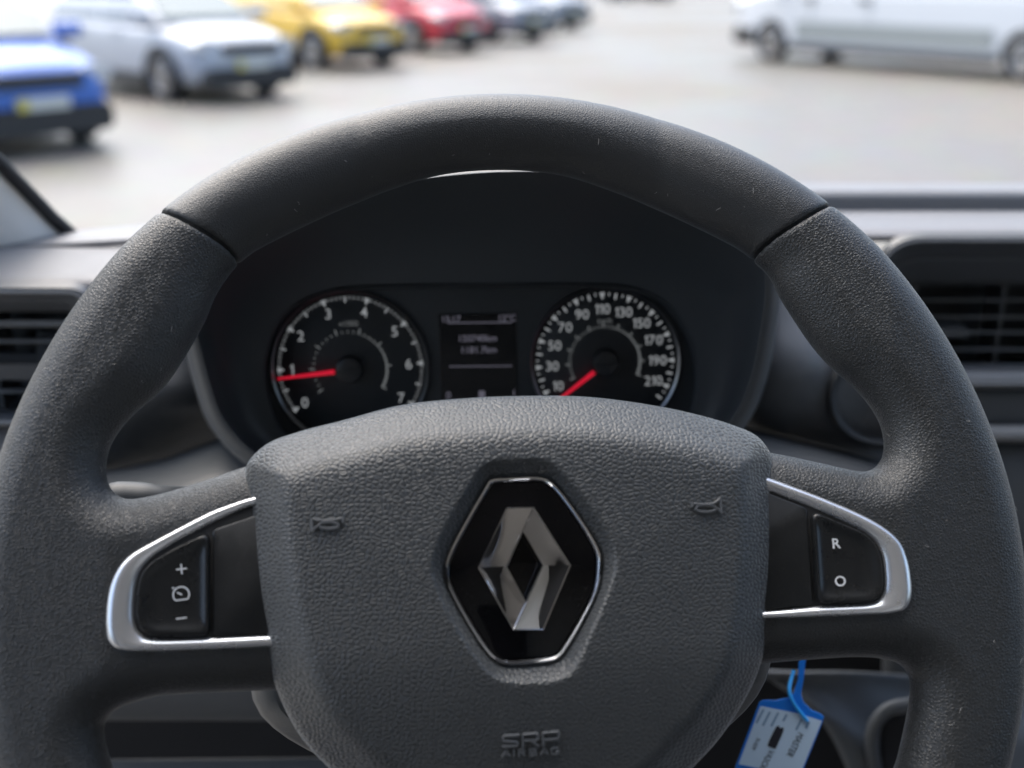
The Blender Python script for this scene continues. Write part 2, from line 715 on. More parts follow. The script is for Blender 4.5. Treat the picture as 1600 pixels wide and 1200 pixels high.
def cut_wheels(o, axles, rad_w, hw):
    """cut the wheel arches out for good (the cutters are removed again)"""
    dg = bpy.context.evaluated_depsgraph_get
    cutters = []
    for ax in axles:
        for sgn in (-1, 1):
            mb = MB()
            n = 24
            y0, y1 = sgn * (hw - .24), sgn * (hw + .2)
            V = [(ax + rad_w * math.cos(2 * math.pi * k / n), y, rad_w * .92 + rad_w * math.sin(2 * math.pi * k / n)) for y in (min(y0, y1), max(y0, y1)) for k in range(n)]
            Fc = [(k, n + k, n + (k + 1) % n, (k + 1) % n) for k in range(n)] + [list(range(n)), list(range(2 * n - 1, n - 1, -1))]
            mb.add(V, Fc)
            c = mb.mk('cutter', CARBLACK, smooth=False)
            c.matrix_basis = rootmat(o)
            cutters.append(c)
            bm_ = o.modifiers.new('cut', 'BOOLEAN')
            bm_.operation = 'DIFFERENCE'
            bm_.object = c
            bm_.solver = 'EXACT'
    me = bpy.data.meshes.new_from_object(o.evaluated_get(dg()))
    o.modifiers.clear()
    o.data = me
    me.shade_smooth()
    me.set_sharp_from_angle(angle=rad(45))
    for c in cutters:
        bpy.data.objects.remove(c)


def wheel(parent, ax, sgn, hw, r, wd=.21):
    """tyre is the part, rim disc with spokes and hub cap its sub-parts"""
    n = 36
    y = sgn * (hw - wd / 2 + .005)
    prof = [(.62, -.40), (.90, -.50), (.98, -.40), (1.0, -.2), (1.0, .2), (.98, .40), (.90, .50), (.62, .40)]
    loops = []
    for k in range(n):
        a = 2 * math.pi * k / n
        loops.append([(ax + r * q * math.cos(a), y + h * wd * sgn, r + r * q * math.sin(a)) for q, h in prof])
    loops.append(loops[0])
    V, Fc = loft(loops, closed=False)
    ty = mk('wheel', V, Fc, TYRE, parent)
    mb = MB()
    for k in range(n):
        a0, a1 = 2 * math.pi * k / n, 2 * math.pi * (k + 1) / n
        P = []
        for q, h in ((.66, .42), (.60, .46), (.54, .36)):
            P.append([(ax + r * q * math.cos(a), y + h * wd * sgn, r + r * q * math.sin(a)) for a in (a0, a1)])
        for i in range(2):
            mb.add([P[i][0], P[i][1], P[i + 1][1], P[i + 1][0]], [(0, 1, 2, 3)])
    for k in range(10):
        a = 2 * math.pi * k / 10
        c, s_ = math.cos(a), math.sin(a)
        q0, q1, w0, w1 = .10, .58, .055, .04
        V = []
        for h in (.30, .44):
            for q, ww in ((q0, w0), (q1, w1)):
                for e in (-1, 1):
                    V.append((ax + r * (q * c - e * ww * s_), y + h * wd * sgn, r + r * (q * s_ + e * ww * c)))
        mb.add(V, [(0, 1, 3, 2), (4, 6, 7, 5), (0, 2, 6, 4), (1, 5, 7, 3), (2, 3, 7, 6), (0, 4, 5, 1)])
    mb.mk('rim', ALLOY, ty, smooth=False)
    h = MB()
    ring = [(ax + r * .13 * math.cos(2 * math.pi * k / 16), y + .46 * wd * sgn, r + r * .13 * math.sin(2 * math.pi * k / 16)) for k in range(16)]
    h.add(ring + [(ax, y + .48 * wd * sgn, r)] + [(p[0], y + .3 * wd * sgn, p[2]) for p in ring],
          [(k, (k + 1) % 16, 16) for k in range(16)] + [(17 + k, 17 + (k + 1) % 16, (k + 1) % 16, k) for k in range(16)])
    h.mk('hub_cap', ALLOY, ty)
    return ty


def panel(parent, name, quad, off, mt, inset_=.0, thick=.006):
    """a pane or panel lying proud on the quad (four corners, counter-clockwise from outside)"""
    Q = [Vector(q) for q in quad]
    nrm = (Q[1] - Q[0]).cross(Q[3] - Q[0]).normalized()
    c = sum(Q, Vector()) / 4
    Q = [c + (q - c) * (1 - inset_) for q in Q]
    V = [q + nrm * (off - thick) for q in Q] + [q + nrm * off for q in Q]
    return mk(name, V, [(0, 3, 2, 1), (4, 5, 6, 7), (0, 1, 5, 4), (1, 2, 6, 5), (2, 3, 7, 6), (3, 0, 4, 7)], mt, parent, smooth=False)


def car(name, label, cat, loc, heading, pm, L=4.25, W=1.78, H=1.55, wb=2.6, hood=.98, clad=True, plate_mat=None, rw=.33, group=None):
    """front of the car is +x before turning by heading"""
    o = thing(name, label, cat, loc, heading, group=group)
    hw = W / 2
    xf, xr = L / 2, -L / 2
    fx, rx = wb / 2, -wb / 2
    belt = hood + .06
    ws0 = fx - .18                            # windscreen foot
    st = [  # x, z bottom, z top, half width
        (xf - .00, .34, hood - .30, hw * .62), (xf - .06, .24, hood - .20, hw * .78), (xf - .26, .20, hood - .10, hw * .93), (xf - .7, .19, hood - .03, hw * .99),
        (ws0 + .1, .18, hood + .02, hw), (0, .18, belt, hw), (rx + .3, .18, belt + .03, hw), (rx - .25, .20, belt + .03, hw * .98),
        (xr + .15, .24, belt, hw * .92), (xr, .34, belt - .06, hw * .84)]
    loops = []
    for x, zb, zt, h in st:
        half = [(0, zb), (h * .6, zb), (h * .93, zb + .03), (h * .99, zb + .2), (h, zb + (zt - zb) * .55), (h * .97, zt - .12), (h * .88, zt - .02), (h * .5, zt + .02), (0, zt + .03)]
        pr = half + [(-y, z) for y, z in half[-2:0:-1]]
        loops.append([(x, y, z) for y, z in pr])
    V, Fc = loft(loops, True, True)
    body = mk('body', V, [f[::-1] for f in Fc], pm, o)
    subd(body, 2)
    cut_wheels(body, (fx, rx), rw + .05, hw)
    # cabin
    rf = H
    lv = [(belt - .04, xr + .25, ws0 + .12, hw * .90), (belt + .12, xr + .28, ws0 - .1, hw * .87), (rf - .08, xr + .62, fx - .92, hw * .70), (rf, xr + .78, fx - 1.12, hw * .62)]
    loops = []
    for z, a, c, h in lv:
        loops.append([(x, y, z) for x, y in box_outline(a, c, h, .22)])
    V, Fc = loft(loops, False, True)
    mk('roof', V, Fc, pm, o)
    z0, a0, c0, h0 = lv[0][0] + .06, xr + .27, ws0 + .02, hw * .885
    z1, a1, c1, h1 = lv[2]
    z1 -= .02
    panel(o, 'windscreen', [(c0 + .06, -h0 * .88, z0), (c0 + .06, h0 * .88, z0), (c1 + .03, h1 * .9, z1), (c1 + .03, -h1 * .9, z1)], .02, CARGLASS)
    panel(o, 'rear_window', [(a0, h0 * .85, z0), (a0, -h0 * .85, z0), (a1, -h1 * .9, z1), (a1, h1 * .9, z1)], .03, CARGLASS)
    xm = (c0 + a0) / 2 + .1
    for sg in (-1, 1):
        for xa, xb, xc, xd in ((xm + .04, c0 - .22, c1 - .12, xm - .02), (a0 + .3, xm - .04, xm - .10, a1 + .22)):
            q = [(xa, sg * h0, z0), (xb, sg * h0, z0), (xc, sg * h1, z1), (xd, sg * h1, z1)]
            if sg > 0:
                q = [q[1], q[0], q[3], q[2]]
            panel(o, 'side_window', q, .016, CARGLASS)
    # nose
    bx = xf + .005
    mb = MB()
    V, Fc = loft([[(bx - .20 + d_, y, z) for y, z in box_outline(-hw * .80, hw * .80, .13, .10) + np.array([0, .33])] for d_ in (0, .235)], True, True)
    mk('bumper_skirt', V, Fc, CARBLACK, o)
    V, Fc = loft([[(bx - .3 + d_, y, z) for y, z in box_outline(-hw * .50, hw * .50, .065, .05) + np.array([0, hood - .28])] for d_ in (0, .325)], True, True)
    mk('grille', V, Fc, CARBLACK, o)
    for sg in (-1, 1):
        q = box_outline(-.17, .17, .075, .07)
        V, Fc = loft([[(xf - .42 + d_ - .10 * abs(y_ * 2), sg * (hw * .70) + y_, hood - .24 + z_) for y_, z_ in q] for d_ in (0, .38)], True, True)
        if sg < 0:
            pass
        mk('headlight', V, Fc, LAMP, o)
        V, Fc = loft([[(ws0 - .12 + x_, sg * (hw + .02 + d_), belt + .06 + z_) for x_, z_ in box_outline(-.09, .09, .075, .06)] for d_ in (-.1, .14)], True, True)
        mk('wing_mirror', V, Fc, pm, o)
        for xh in (.15, -.75):
            mk('door_handle', *MB().box((xh, sg * hw - .01, belt - .16), (xh + .18, sg * hw + .025, belt - .13)).__dict__.values(), pm, o, smooth=False)
        mk('side_skirt', *MB().box((rx + rw + .07, min(sg * hw * .9, sg * (hw + .006)), .18), (fx - rw - .07, max(sg * hw * .9, sg * (hw + .006)), .36)).__dict__.values(), CARBLACK if clad else pm, o, smooth=False)
        for ax in (fx, rx):
            wheel(o, ax, sg, hw, rw)
            mb = MB()
            a_ = np.radians(np.linspace(-8, 188, 20))
            rr_ = rw + .05
            mb.tube([(ax + rr_ * math.cos(q), sg * (hw - .012), rr_ * .9 + rr_ * math.sin(q)) for q in a_], .028, 6)
            mb.mk('arch_trim', CARBLACK if clad else pm, o)
    pl = mk('number_plate', *MB().box((bx - .02, -.26, .44), (bx + .045, .26, .55)).__dict__.values(), PLATEW, o, smooth=False)
    mk('plate_end', *MB().box((bx + .045, -.26, .44), (bx + .049, -.16, .55)).__dict__.values(), PLATEY, pl, smooth=False)
    return o


HD = rad(-42)                                # the parked row faces right and towards us
PB = paint('paint_blue', (.045, .15, .50))
PW = paint('paint_white', (.46, .48, .51))
PYE = paint('paint_yellow', (.80, .50, .06))
PR = paint('paint_red', (.60, .05, .08))
PG = paint('paint_grey', (.30, .32, .35))
PVW = paint('paint_van_white', (.66, .675, .69))


def place(px, py, heading, fx, hw, sgn):
    """car origin so that its wheel (front axle fx, side sgn*hw) touches the ground seen at px, py"""
    g = G(px, py)
    c, s_ = math.cos(heading), math.sin(heading)
    return (g[0] - (c * fx - s_ * sgn * hw), g[1] - (s_ * fx + c * sgn * hw), 0)


RC = 'cars parked in a row across the forecourt'
car('parked_car', 'bright blue car with dark grille band, nearest in the parked row', 'car', place(132, 217, HD, 1.3, .82, 1), HD, PB, H=1.6, group=RC)
car('parked_car', 'silvery white car standing between the blue and the yellow car', 'car', place(258, 160, HD, 1.3, .86, -1), HD, PW, H=1.6, group=RC)
car('parked_car', 'yellow car with black sills beside the silvery white car', 'car', place(490, 109, HD, 1.3, .86, -1), HD, PYE, L=4.1, H=1.5, group=RC)
car('parked_car', 'red car parked just beyond the yellow car', 'car', place(645, 84, HD, 1.3, .86, -1), HD, PR, group=RC)
car('parked_car', 'pale grey car parked just beyond the red car', 'car', place(762, 68, HD, 1.3, .86, -1), HD, PG, group=RC)
car('parked_car', 'dark fronted silver car at the far end of the parked row', 'car', place(835, 48, HD, 1.3, .86, -1), HD, paint('paint_silver', (.36, .38, .42)), group=RC)
car('parked_car', 'dark grey car standing alone far across the forecourt', 'car', place(975, 2, rad(200), 1.3, .86, 1), rad(200), paint('paint_dark', (.06, .065, .07)))


def van():
    a, b_ = G(1200, 97), G(1592, 129)
    d_ = a - b_
    hd = math.atan2(d_[1], d_[0])
    wb = float(np.linalg.norm(d_[:2]))
    k = wb / 3.7
    hw = .98
    c, s_ = math.cos(hd), math.sin(hd)
    mid = (a + b_) / 2
    o = thing('parked_van', 'long white panel van parked side on at the right', 'van', (mid[0] - (-s_) * hw, mid[1] - c * hw, 0), hd)
    fx, rx = wb / 2, -wb / 2
    st = [(fx + 1.12, .38, .95, .70), (fx + 1.04, .30, 1.10, .82), (fx + .76, .27, 1.22, .94), (fx + .15, .26, 1.32, hw), (fx - .25, .26, 1.36, hw), (0, .26, 1.36, hw),
          (rx - .6, .26, 1.36, hw), (rx - 1.05, .3, 1.36, hw * .99)]
    loops = []
    for x, zb, zt, h in st:
        half = [(0, zb), (h * .7, zb), (h * .96, zb + .03), (h, zb + .2), (h, zb + (zt - zb) * .6), (h * .99, zt - .1), (h * .97, zt), (h * .5, zt + .02), (0, zt + .02)]
        loops.append([(x, y, z) for y, z in half + [(-y, z) for y, z in half[-2:0:-1]]])
    V, Fc = loft(loops, True, True)
    body = mk('body', V, [f[::-1] for f in Fc], PVW, o)
    subd(body, 2)
    cut_wheels(body, (fx, rx), .42, hw)
    loops = []
    for z, x0, x1, h in ((1.30, rx - 1.04, fx + .22, hw * .975), (1.6, rx - 1.04, fx - .02, hw * .95), (2.2, rx - 1.02, fx - .48, hw * .86), (2.35, rx - .95, fx - .75, hw * .76)):
        loops.append([(x, y, z) for x, y in box_outline(x0, x1, h, .14)])
    V, Fc = loft(loops, False, True)
    mk('roof', V, Fc, PVW, o)
    panel(o, 'windscreen', [(fx + .2, -hw * .85, 1.42), (fx + .2, hw * .85, 1.42), (fx - .42, hw * .76, 2.1), (fx - .42, -hw * .76, 2.1)], .05, CARGLASS)
    for sg in (-1, 1):
        q = [(fx - .75, sg * hw * .97, 1.42), (fx + .0, sg * hw * .97, 1.42), (fx - .4, sg * hw * .88, 2.05), (fx - .75, sg * hw * .88, 2.05)]
        if sg > 0:
            q = [q[1], q[0], q[3], q[2]]
        panel(o, 'door_window', q, .02, CARGLASS)
        for ax in (fx, rx):
            wheel(o, ax, sg, hw, .36, .23)
        y0, y1 = sorted((sg * (hw - .03), sg * (hw + .022)))
        mk('side_moulding', *MB().box((rx + .55, y0, .48), (fx - .62, y1, .78)).__dict__.values(), mat('van_moulding', (.30, .32, .31), .55), o, smooth=False)
        mk('sill', *MB().box((rx + .45, min(y0, y1), .24), (fx - .46, max(y0, y1), .36)).__dict__.values(), CARBLACK, o, smooth=False)
        for xs in (fx - 1.0, fx - 2.2):
            mk('door_handle', *MB().box((xs, y0, 1.14), (xs + .2, y1 + .01 * sg, 1.20)).__dict__.values(), CARBLACK, o, smooth=False)
        for xs in (fx - .95, fx - 2.25):
            mk('door_seam', *MB().box((xs - .006, min(sg * (hw - .01), sg * (hw + .003)), .8), (xs + .006, max(sg * (hw - .01), sg * (hw + .003)), 1.33)).__dict__.values(), CARBLACK, o, smooth=False)
        V, Fc = loft([[(fx + .62 - .16 * abs(y_), sg * .72 + y_, 1.0 + z_) for y_, z_ in box_outline(-.18, .18, .14, .08)], [(fx + 1.1 - .5 * max(0, y_ * sg), sg * .72 + y_, 1.0 + z_) for y_, z_ in box_outline(-.18, .18, .14, .08)]], True, True)
        mk('headlight', V, Fc, LAMP, o)
        V, Fc = loft([[(fx - .12 + x_, sg * (hw + d_), 1.5 + z_) for x_, z_ in box_outline(-.08, .08, .16, .06)] for d_ in (-.05, .22)], True, True)
        mk('wing_mirror', V, Fc, CARBLACK, o)
    V, Fc = loft([[(x, y, z) for y, z in box_outline(-h, h, .19, .12) + np.array([0, .48])] for x, h in ((fx + .46, hw + .008), (fx + .9, hw * .95), (fx + 1.14, hw * .80), (fx + 1.2, hw * .6))], True, True)
    mk('front_bumper', V, Fc, CARBLACK, o)
    return o


van()

# ------------------------------------------------------------------ unseen cabin round the camera, put in to block and bounce light
CX0, CX1 = -0.66, 1.35                       # door planes
cab = MB()


def struct(name, mb, mt):
    return mb.mk(name, mt, None, smooth=False, kind='structure')


zc = CAM[2]
struct('cabin_roof', MB().box((CX0, -.95, zc + .50), (CX1, .26, zc + .54)), M['cabin'])
struct('cabin_rear_wall', MB().box((CX0, -.99, zc - 1.1), (CX1, -.95, zc + .56)), M['cabin'])
struct('cabin_floor', MB().box((CX0, -.95, zc - 1.12), (CX1, .95, zc - 1.08)), M['cabindark'])
for nm, x0 in (('door_wall_right', CX1),):     # left door is left out to let light in
    mb = MB()
    mb.box((x0, -.95, zc - 1.08), (x0 + .05, .88, zc - .24))
    mb.box((x0, -.95, zc - .239), (x0 + .05, -.45, zc + .519))
    mb.box((x0, -.449, zc + .40), (x0 + .05, .26, zc + .499))
    struct(nm, mb, M['cabindark'])
struct('header_reflect_beam', MB().box((CX0 - .05, -.499, zc + .37), (CX0, .26, zc + .499)), M['cabindark'])  # unseen beam, added for contrast in the emblem's reflections
struct('pillar_light_block', MB().box((CX0 - .05, -.95, zc - 1.08), (CX0, -.50, zc + .499)), M['cabindark'])  # unseen wall, added to block light from behind on the left
# unseen driver's seat, put in for the emblem to reflect
seat = thing('driver_seat', 'unseen dark cloth driver seat facing the steering wheel', 'seat', (0, -.45, zc - 1.08))
V, Fc = plate(box_outline(-.26, .26, .24, .1), [(0, .30), (0, .40), (.03, .45), (.08, .47)])
mk('seat_cushion', V, Fc, M['cabindark'], seat)
V, Fc = loft([[(x, -.28 - .1 * q + y * .5, .45 + .7 * q) for x, y in box_outline(-.25 + .04 * q, .25 - .04 * q, .12, .08)] for q in (0, .5, 1)], True, True)
mk('backrest', V, Fc, M['cabindark'], seat)
V, Fc = plate(box_outline(-.22, .22, .2, .05), [(0, 0), (0, .30)])
mk('seat_base', V, Fc, M['plastic'], seat)

# windscreen
m, t, b = nodes('clear_glass')
t.nodes.remove(b)
tr = add(t, 'ShaderNodeBsdfTransparent')
tr.inputs[0].default_value = (.96, .97, .97, 1)
t.links.new(tr.outputs[0], t.nodes['Material Output'].inputs['Surface'])
ws = thing('windscreen', 'clear windscreen sloping up above the dashboard', 'windscreen', (.35, .8, zc - .19))
rows = []
for q, (zz, dy) in enumerate(((-.20, .92), (.18, .58), (.515, .26))):
    rows.append([(x, dy - .10 * ((x - .35) / 1.0) ** 2, zc + zz) for x in np.linspace(CX0 + .05, CX1 - .05, 17)])
Vf = np.array(rows).reshape(-1, 3)
Fq = [(r * 17 + i, r * 17 + i + 1, (r + 1) * 17 + i + 1, (r + 1) * 17 + i) for r in range(2) for i in range(16)]
g = mk('pane', Vf, Fq, m, ws, world=True)
sm = g.modifiers.new('thick', 'SOLIDIFY')
sm.thickness = .005


# ------------------------------------------------------------------ sheets of dashboard
def sheet(name, rows, mt, parent, nu=28, nv=None, thick=.004, label=None):
    """rows of (px, py, Y): a moulded panel through these places"""
    R = [spline(np.array([PY(*p) for p in r]), nu, False) for r in rows]
    nv = nv or 6 * len(R)
    C = [spline(np.array([r[i] for r in R]), nv, False) for i in range(nu)]
    V = np.array(C).transpose(1, 0, 2).reshape(-1, 3)
    Fc = [(r * nu + i, (r + 1) * nu + i, (r + 1) * nu + i + 1, r * nu + i + 1) for r in range(nv - 1) for i in range(nu - 1)]
    o = mk(name, V, Fc, mt, parent, world=True, sharp=50, label=label)
    s_ = o.modifiers.new('thick', 'SOLIDIFY')
    s_.thickness = thick
    s_.offset = 0
    return o


def prof_rows(xs, prof, tilt=0.0):
    """sweep a profile of (py, Y) across pixel columns"""
    return [[(x, y + tilt * (x - 800), Y) for x in xs] for y, Y in prof]


dash = thing('dashboard', 'grey grained dashboard with air vents and instrument hood below the windscreen', 'dashboard', (0, .6, zc - .5))
RX = [900, 1050, 1200, 1400, 1600, 1900, 2300]
# right part of the top: tray top, step up at the back, ledge under the glass
sheet('top_panel', [[(x, y, Y) for x in RX] for y, Y in ((374, .635), (366, .64), (361, .645), (350, .665), (340, .685), (334, .70))], M['dash'], dash)
sheet('tray_step', [[(x, y, Y) for x in RX] for y, Y in ((333.5, .701), (331, .704), (320, .705), (308, .706), (304.5, .708))], M['side'], dash)
sheet('rear_ledge', [[(x, y, Y) for x in RX] for y, Y in ((304.2, .7085), (302, .712), (297, .725), (291, .745), (290, .78))], M['dash'], dash)
LX = [-420, -250, -100, 0, 60, 120, 180, 250, 340, 460]
# left part: pale top and the grille ledge under the glass
sheet('top_panel', [[(x, y - .0001 * (x - 60) ** 2 * (x > 60) * .3 + dy, Y + dY) for x in LX] for y, Y, dy, dY in
                    ((452, .556, 0, 0), (444, .558, 0, 0), (438, .562, 0, 0), (425, .575, 0, 0), (405, .598, 0, 0), (391, .617, 0, 0))], M['dash'], dash)
sheet('defroster_ledge', [[(x, y0 - k * max(x, -100) * .1, Y) for x in LX] for y0, k, Y in
                          ((391, .6, .618), (388, .66, .624), (386.5, .7, .626), (380, .75, .640), (376, .8, .652), (374.5, .85, .68))], M['dash'], dash)
for xa, xb, yy in ((57, 75, 374.5), (148, 172, 367.5)):
    a, b_, c_, e_ = PY(xa, yy + 1.6, .6385), PY(xb, yy + .8, .6385), PY(xb, yy - 1.4, .646), PY(xa, yy - .4, .646)
    up = np.array([0, 0, .0012])
    V = [a - up, b_ - up, c_ - up, e_ - up, a + up, b_ + up, c_ + up, e_ + up]
    mk('defroster_slot', V, [(0, 3, 2, 1), (4, 5, 6, 7), (0, 1, 5, 4), (1, 2, 6, 5), (2, 3, 7, 6), (3, 0, 4, 7)], M['void'], dash, smooth=False, world=True)


# --- instrument hood: lofted from outside over the lip into the bowl
lip = spline([(790, 269), (950, 276), (1080, 306), (1160, 355), (1192, 410), (1195, 455), (1188, 515), (1173, 590), (1150, 645), (1110, 690), (1020, 735),
              (800, 750), (560, 745), (450, 735), (397, 707), (371, 683), (347, 651), (331, 608), (314, 545), (303, 495), (315, 435), (375, 370), (490, 318), (640, 283)], 120)
face_ol = spline([(760, 442), (900, 441), (990, 447), (1040, 470), (1075, 515), (1092, 575), (1085, 640), (1055, 690), (980, 712), (800, 716), (540, 714),
                  (460, 700), (425, 650), (412, 580), (425, 520), (460, 475), (520, 450), (620, 443)], 120)


def align(A, B):
    c = A.mean(0)
    out = []
    aa = np.arctan2(B[:, 1] - c[1], B[:, 0] - c[0])
    # same arc-length station, rotated to the closest start
    best = min(range(len(B)), key=lambda k: ((np.roll(B, -k, 0) - A) ** 2).sum())
    return np.roll(B, -best, 0)


face_ol = align(lip, face_ol)
CEN = np.array([745, 520])


def grow(P, px_):
    dv = P - CEN
    l = np.linalg.norm(dv, axis=1, keepdims=True)
    return P + dv / l * px_


def loopY(P, Yf):
    return np.array([PY(x, y, Yf(x, y) if callable(Yf) else Yf) for x, y in P])


def lipY(x, y):
    return .415 + .02 * sstep(300, 740, y)


lps = []
for px_, dY in ((24, .16), (25, .09), (25, .03), (23, .010), (15, .0015), (6, -.0005), (0, .0)):
    top = sstep(420, 330, lip[:, 1])[:, None]      # over the top the hood slopes away, so it stays thin there
    gp = grow(lip, px_) * (1 - top) + (grow(lip, px_ * .12) + np.array([0, dY * 120])) * top
    lps.append(np.array([PY(gx, gy, lipY(lx, ly) + dY) for (gx, gy), (lx, ly) in zip(gp, lip)]))
V, Fc = loft(lps)
mk('hood_lip', V, [f[::-1] for f in Fc], M['lip'], dash, world=True, sharp=60)
lps = [lps[-1]]
for s in (.12, .3, .5, .7, .86, .95, 1.0):
    P2 = lip * (1 - s) + face_ol * s
    bulge = math.sin(math.pi * s) * 10
    lps.append(np.array([PY(gx, gy, lipY(lx, ly) * (1 - s) + .472 * s + .010 * math.sin(math.pi * s)) for (gx, gy), (lx, ly) in zip(grow(P2, bulge), lip)]))
V, Fc = loft(lps)
mk('hood_bowl', V, [f[::-1] for f in Fc], M['hood'], dash, world=True, sharp=60)

# --- panels between the hood and the wheel openings
sheet('knee_panel', [[(60, 520, .60), (170, 540, .575), (250, 545, .56), (330, 520, .57), (480, 520, .62)],
                     [(60, 600, .57), (170, 610, .545), (250, 615, .535), (330, 610, .55), (480, 600, .62)],
                     [(60, 660, .565), (170, 655, .54), (250, 650, .545), (330, 650, .565), (480, 660, .62)],
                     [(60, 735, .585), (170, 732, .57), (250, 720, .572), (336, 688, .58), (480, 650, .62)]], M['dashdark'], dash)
sheet('lower_ledge', [[(60, 741, .585), (165, 738, .565), (250, 723, .562), (336, 692, .565), (420, 660, .57)],
                      [(60, 750, .545), (165, 748, .53), (250, 735, .528), (336, 708, .53), (430, 690, .54)],
                      [(60, 800, .49), (165, 795, .475), (250, 790, .47), (350, 760, .475), (450, 750, .48)],
                      [(60, 900, .465), (165, 890, .45), (250, 890, .445), (350, 890, .445), (450, 890, .445)],
                      [(60, 1060, .445), (165, 1060, .44), (250, 1060, .44), (350, 1060, .44), (450, 1060, .44)],
                      [(60, 1112, .45), (165, 1112, .445), (250, 1112, .445), (350, 1112, .445), (480, 1112, .445)],
                      [(60, 1121, .47), (165, 1121, .465), (250, 1121, .465), (350, 1121, .465), (520, 1121, .465)]], M['lip'], dash)
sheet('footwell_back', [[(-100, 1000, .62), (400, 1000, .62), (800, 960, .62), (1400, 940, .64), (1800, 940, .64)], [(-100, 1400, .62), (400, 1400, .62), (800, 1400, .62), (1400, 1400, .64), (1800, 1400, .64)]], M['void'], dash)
sheet('footwell_trim', [[(-100, 1187, .46), (200, 1187, .46), (500, 1184, .46), (640, 1184, .46)], [(-100, 1260, .44), (200, 1260, .44), (500, 1260, .44), (640, 1260, .44)]], M['plastic'], dash)
sheet('column_side_panel', [[(1120, 380, .60), (1200, 390, .575), (1260, 400, .575), (1295, 410, .585), (1320, 425, .63)],
                            [(1120, 480, .58), (1200, 490, .548), (1260, 495, .548), (1325, 500, .565), (1375, 520, .62)],
                            [(1120, 560, .57), (1200, 565, .53), (1260, 570, .528), (1330, 575, .55), (1430, 590, .60)],
                            [(1120, 610, .57), (1200, 612, .532), (1260, 615, .531), (1330, 625, .545), (1460, 650, .58)],
                            [(1120, 668, .585), (1180, 672, .56), (1260, 692, .558), (1340, 712, .56), (1460, 740, .585)]], M['side'], dash)
sheet('lower_ledge', [[(1080, 650, .57), (1170, 673, .555), (1260, 696, .552), (1345, 716, .555), (1470, 745, .575)],
                      [(1080, 700, .50), (1170, 706, .495), (1260, 722, .495), (1345, 742, .50), (1470, 770, .52)],
                      [(1080, 800, .46), (1170, 800, .455), (1260, 800, .455), (1345, 810, .46), (1470, 820, .48)]], M['plastic'], dash)
# round recess beside the column
cx, cy = 1392, 612
mb = MB()
n = 48
lp = []
for k_, dY in ((1.12, .012), (1.08, -.006), (1.0, -.010), (.93, -.006), (.88, .010)):
    lp.append(np.array([PY(cx + 92 * k_ * math.cos(a) - 12 * math.sin(a), cy + 82 * k_ * math.sin(a), .538 + dY) for a in np.linspace(0, 2 * math.pi, n, endpoint=False)]))
V, Fc = loft(lp)
btn = mk('recess_bezel', V, Fc, M['plastic'], dash, world=True)
V, Fc = loft([lp[-1] + np.array([0, .001, 0])], False, True)
mk('recess_floor', V, Fc, M['side'], btn, world=True)

sheet('lower_panel', [[(x, y, Y) for x in (-420, -200, 0, 70, 130)] for y, Y in ((666, .575), (669, .566), (690, .560), (760, .552), (900, .54))], M['dash'], dash)
# --- stack below the centre vent, right of the wheel
CXs = [1380, 1480, 1600, 1800, 2100]
sheet('vent_sill', prof_rows(CXs, ((577, .66), (582, .640), (588, .632), (600, .630), (603, .640))), M['slat'], dash)
sheet('centre_panel', prof_rows(CXs, ((610, .650), (612, .636), (640, .632), (662, .634), (667, .645))), M['plastic'], dash)
sheet('centre_band', prof_rows(CXs, ((667, .650), (670, .625), (676, .618), (683, .618), (687, .63))), M['slat'], dash)
sheet('centre_fascia', prof_rows(CXs, ((688, .66), (696, .65), (699, .630), (740, .622), (850, .612), (1000, .60), (1300, .58))), M['plastic'], dash)
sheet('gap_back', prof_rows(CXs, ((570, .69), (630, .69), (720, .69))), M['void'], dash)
# --- lower right: console flank with a moulded ring
sheet('console_flank', [[(1140, 1048, .527), (1230, 1050, .519), (1330, 1050, .515), (1440, 1056, .525), (1640, 1066, .555)],
                        [(1195, 1060, .525), (1260, 1070, .515), (1340, 1080, .51), (1440, 1090, .52), (1640, 1100, .55)],
                        [(1262, 1100, .50), (1300, 1120, .495), (1350, 1140, .495), (1450, 1150, .505), (1640, 1150, .53)],
                        [(1300, 1150, .49), (1325, 1165, .485), (1370, 1180, .485), (1450, 1200, .495), (1640, 1200, .52)],
                        [(1345, 1260, .47), (1365, 1260, .47), (1390, 1265, .47), (1460, 1280, .48), (1640, 1290, .50)]], M['plastic'], dash)
pts = spline([(1470, 1101), (1428, 1100), (1392, 1107), (1372, 1124), (1362, 1150), (1364, 1180), (1372, 1215), (1385, 1260)], 40, False)
MB().tube([PY(x, y, .478) for x, y in pts], .0042, 10).mk('moulded_ring', M['plastic'], dash, world=True)
sheet('ring_recess', [[(1378, 1120, .484), (1420, 1112, .484), (1520, 1112, .49)], [(1376, 1180, .481), (1420, 1180, .481), (1520, 1180, .487)], [(1395, 1260, .468), (1430, 1260, .468), (1520, 1260, .475)]], M['void'], dash)


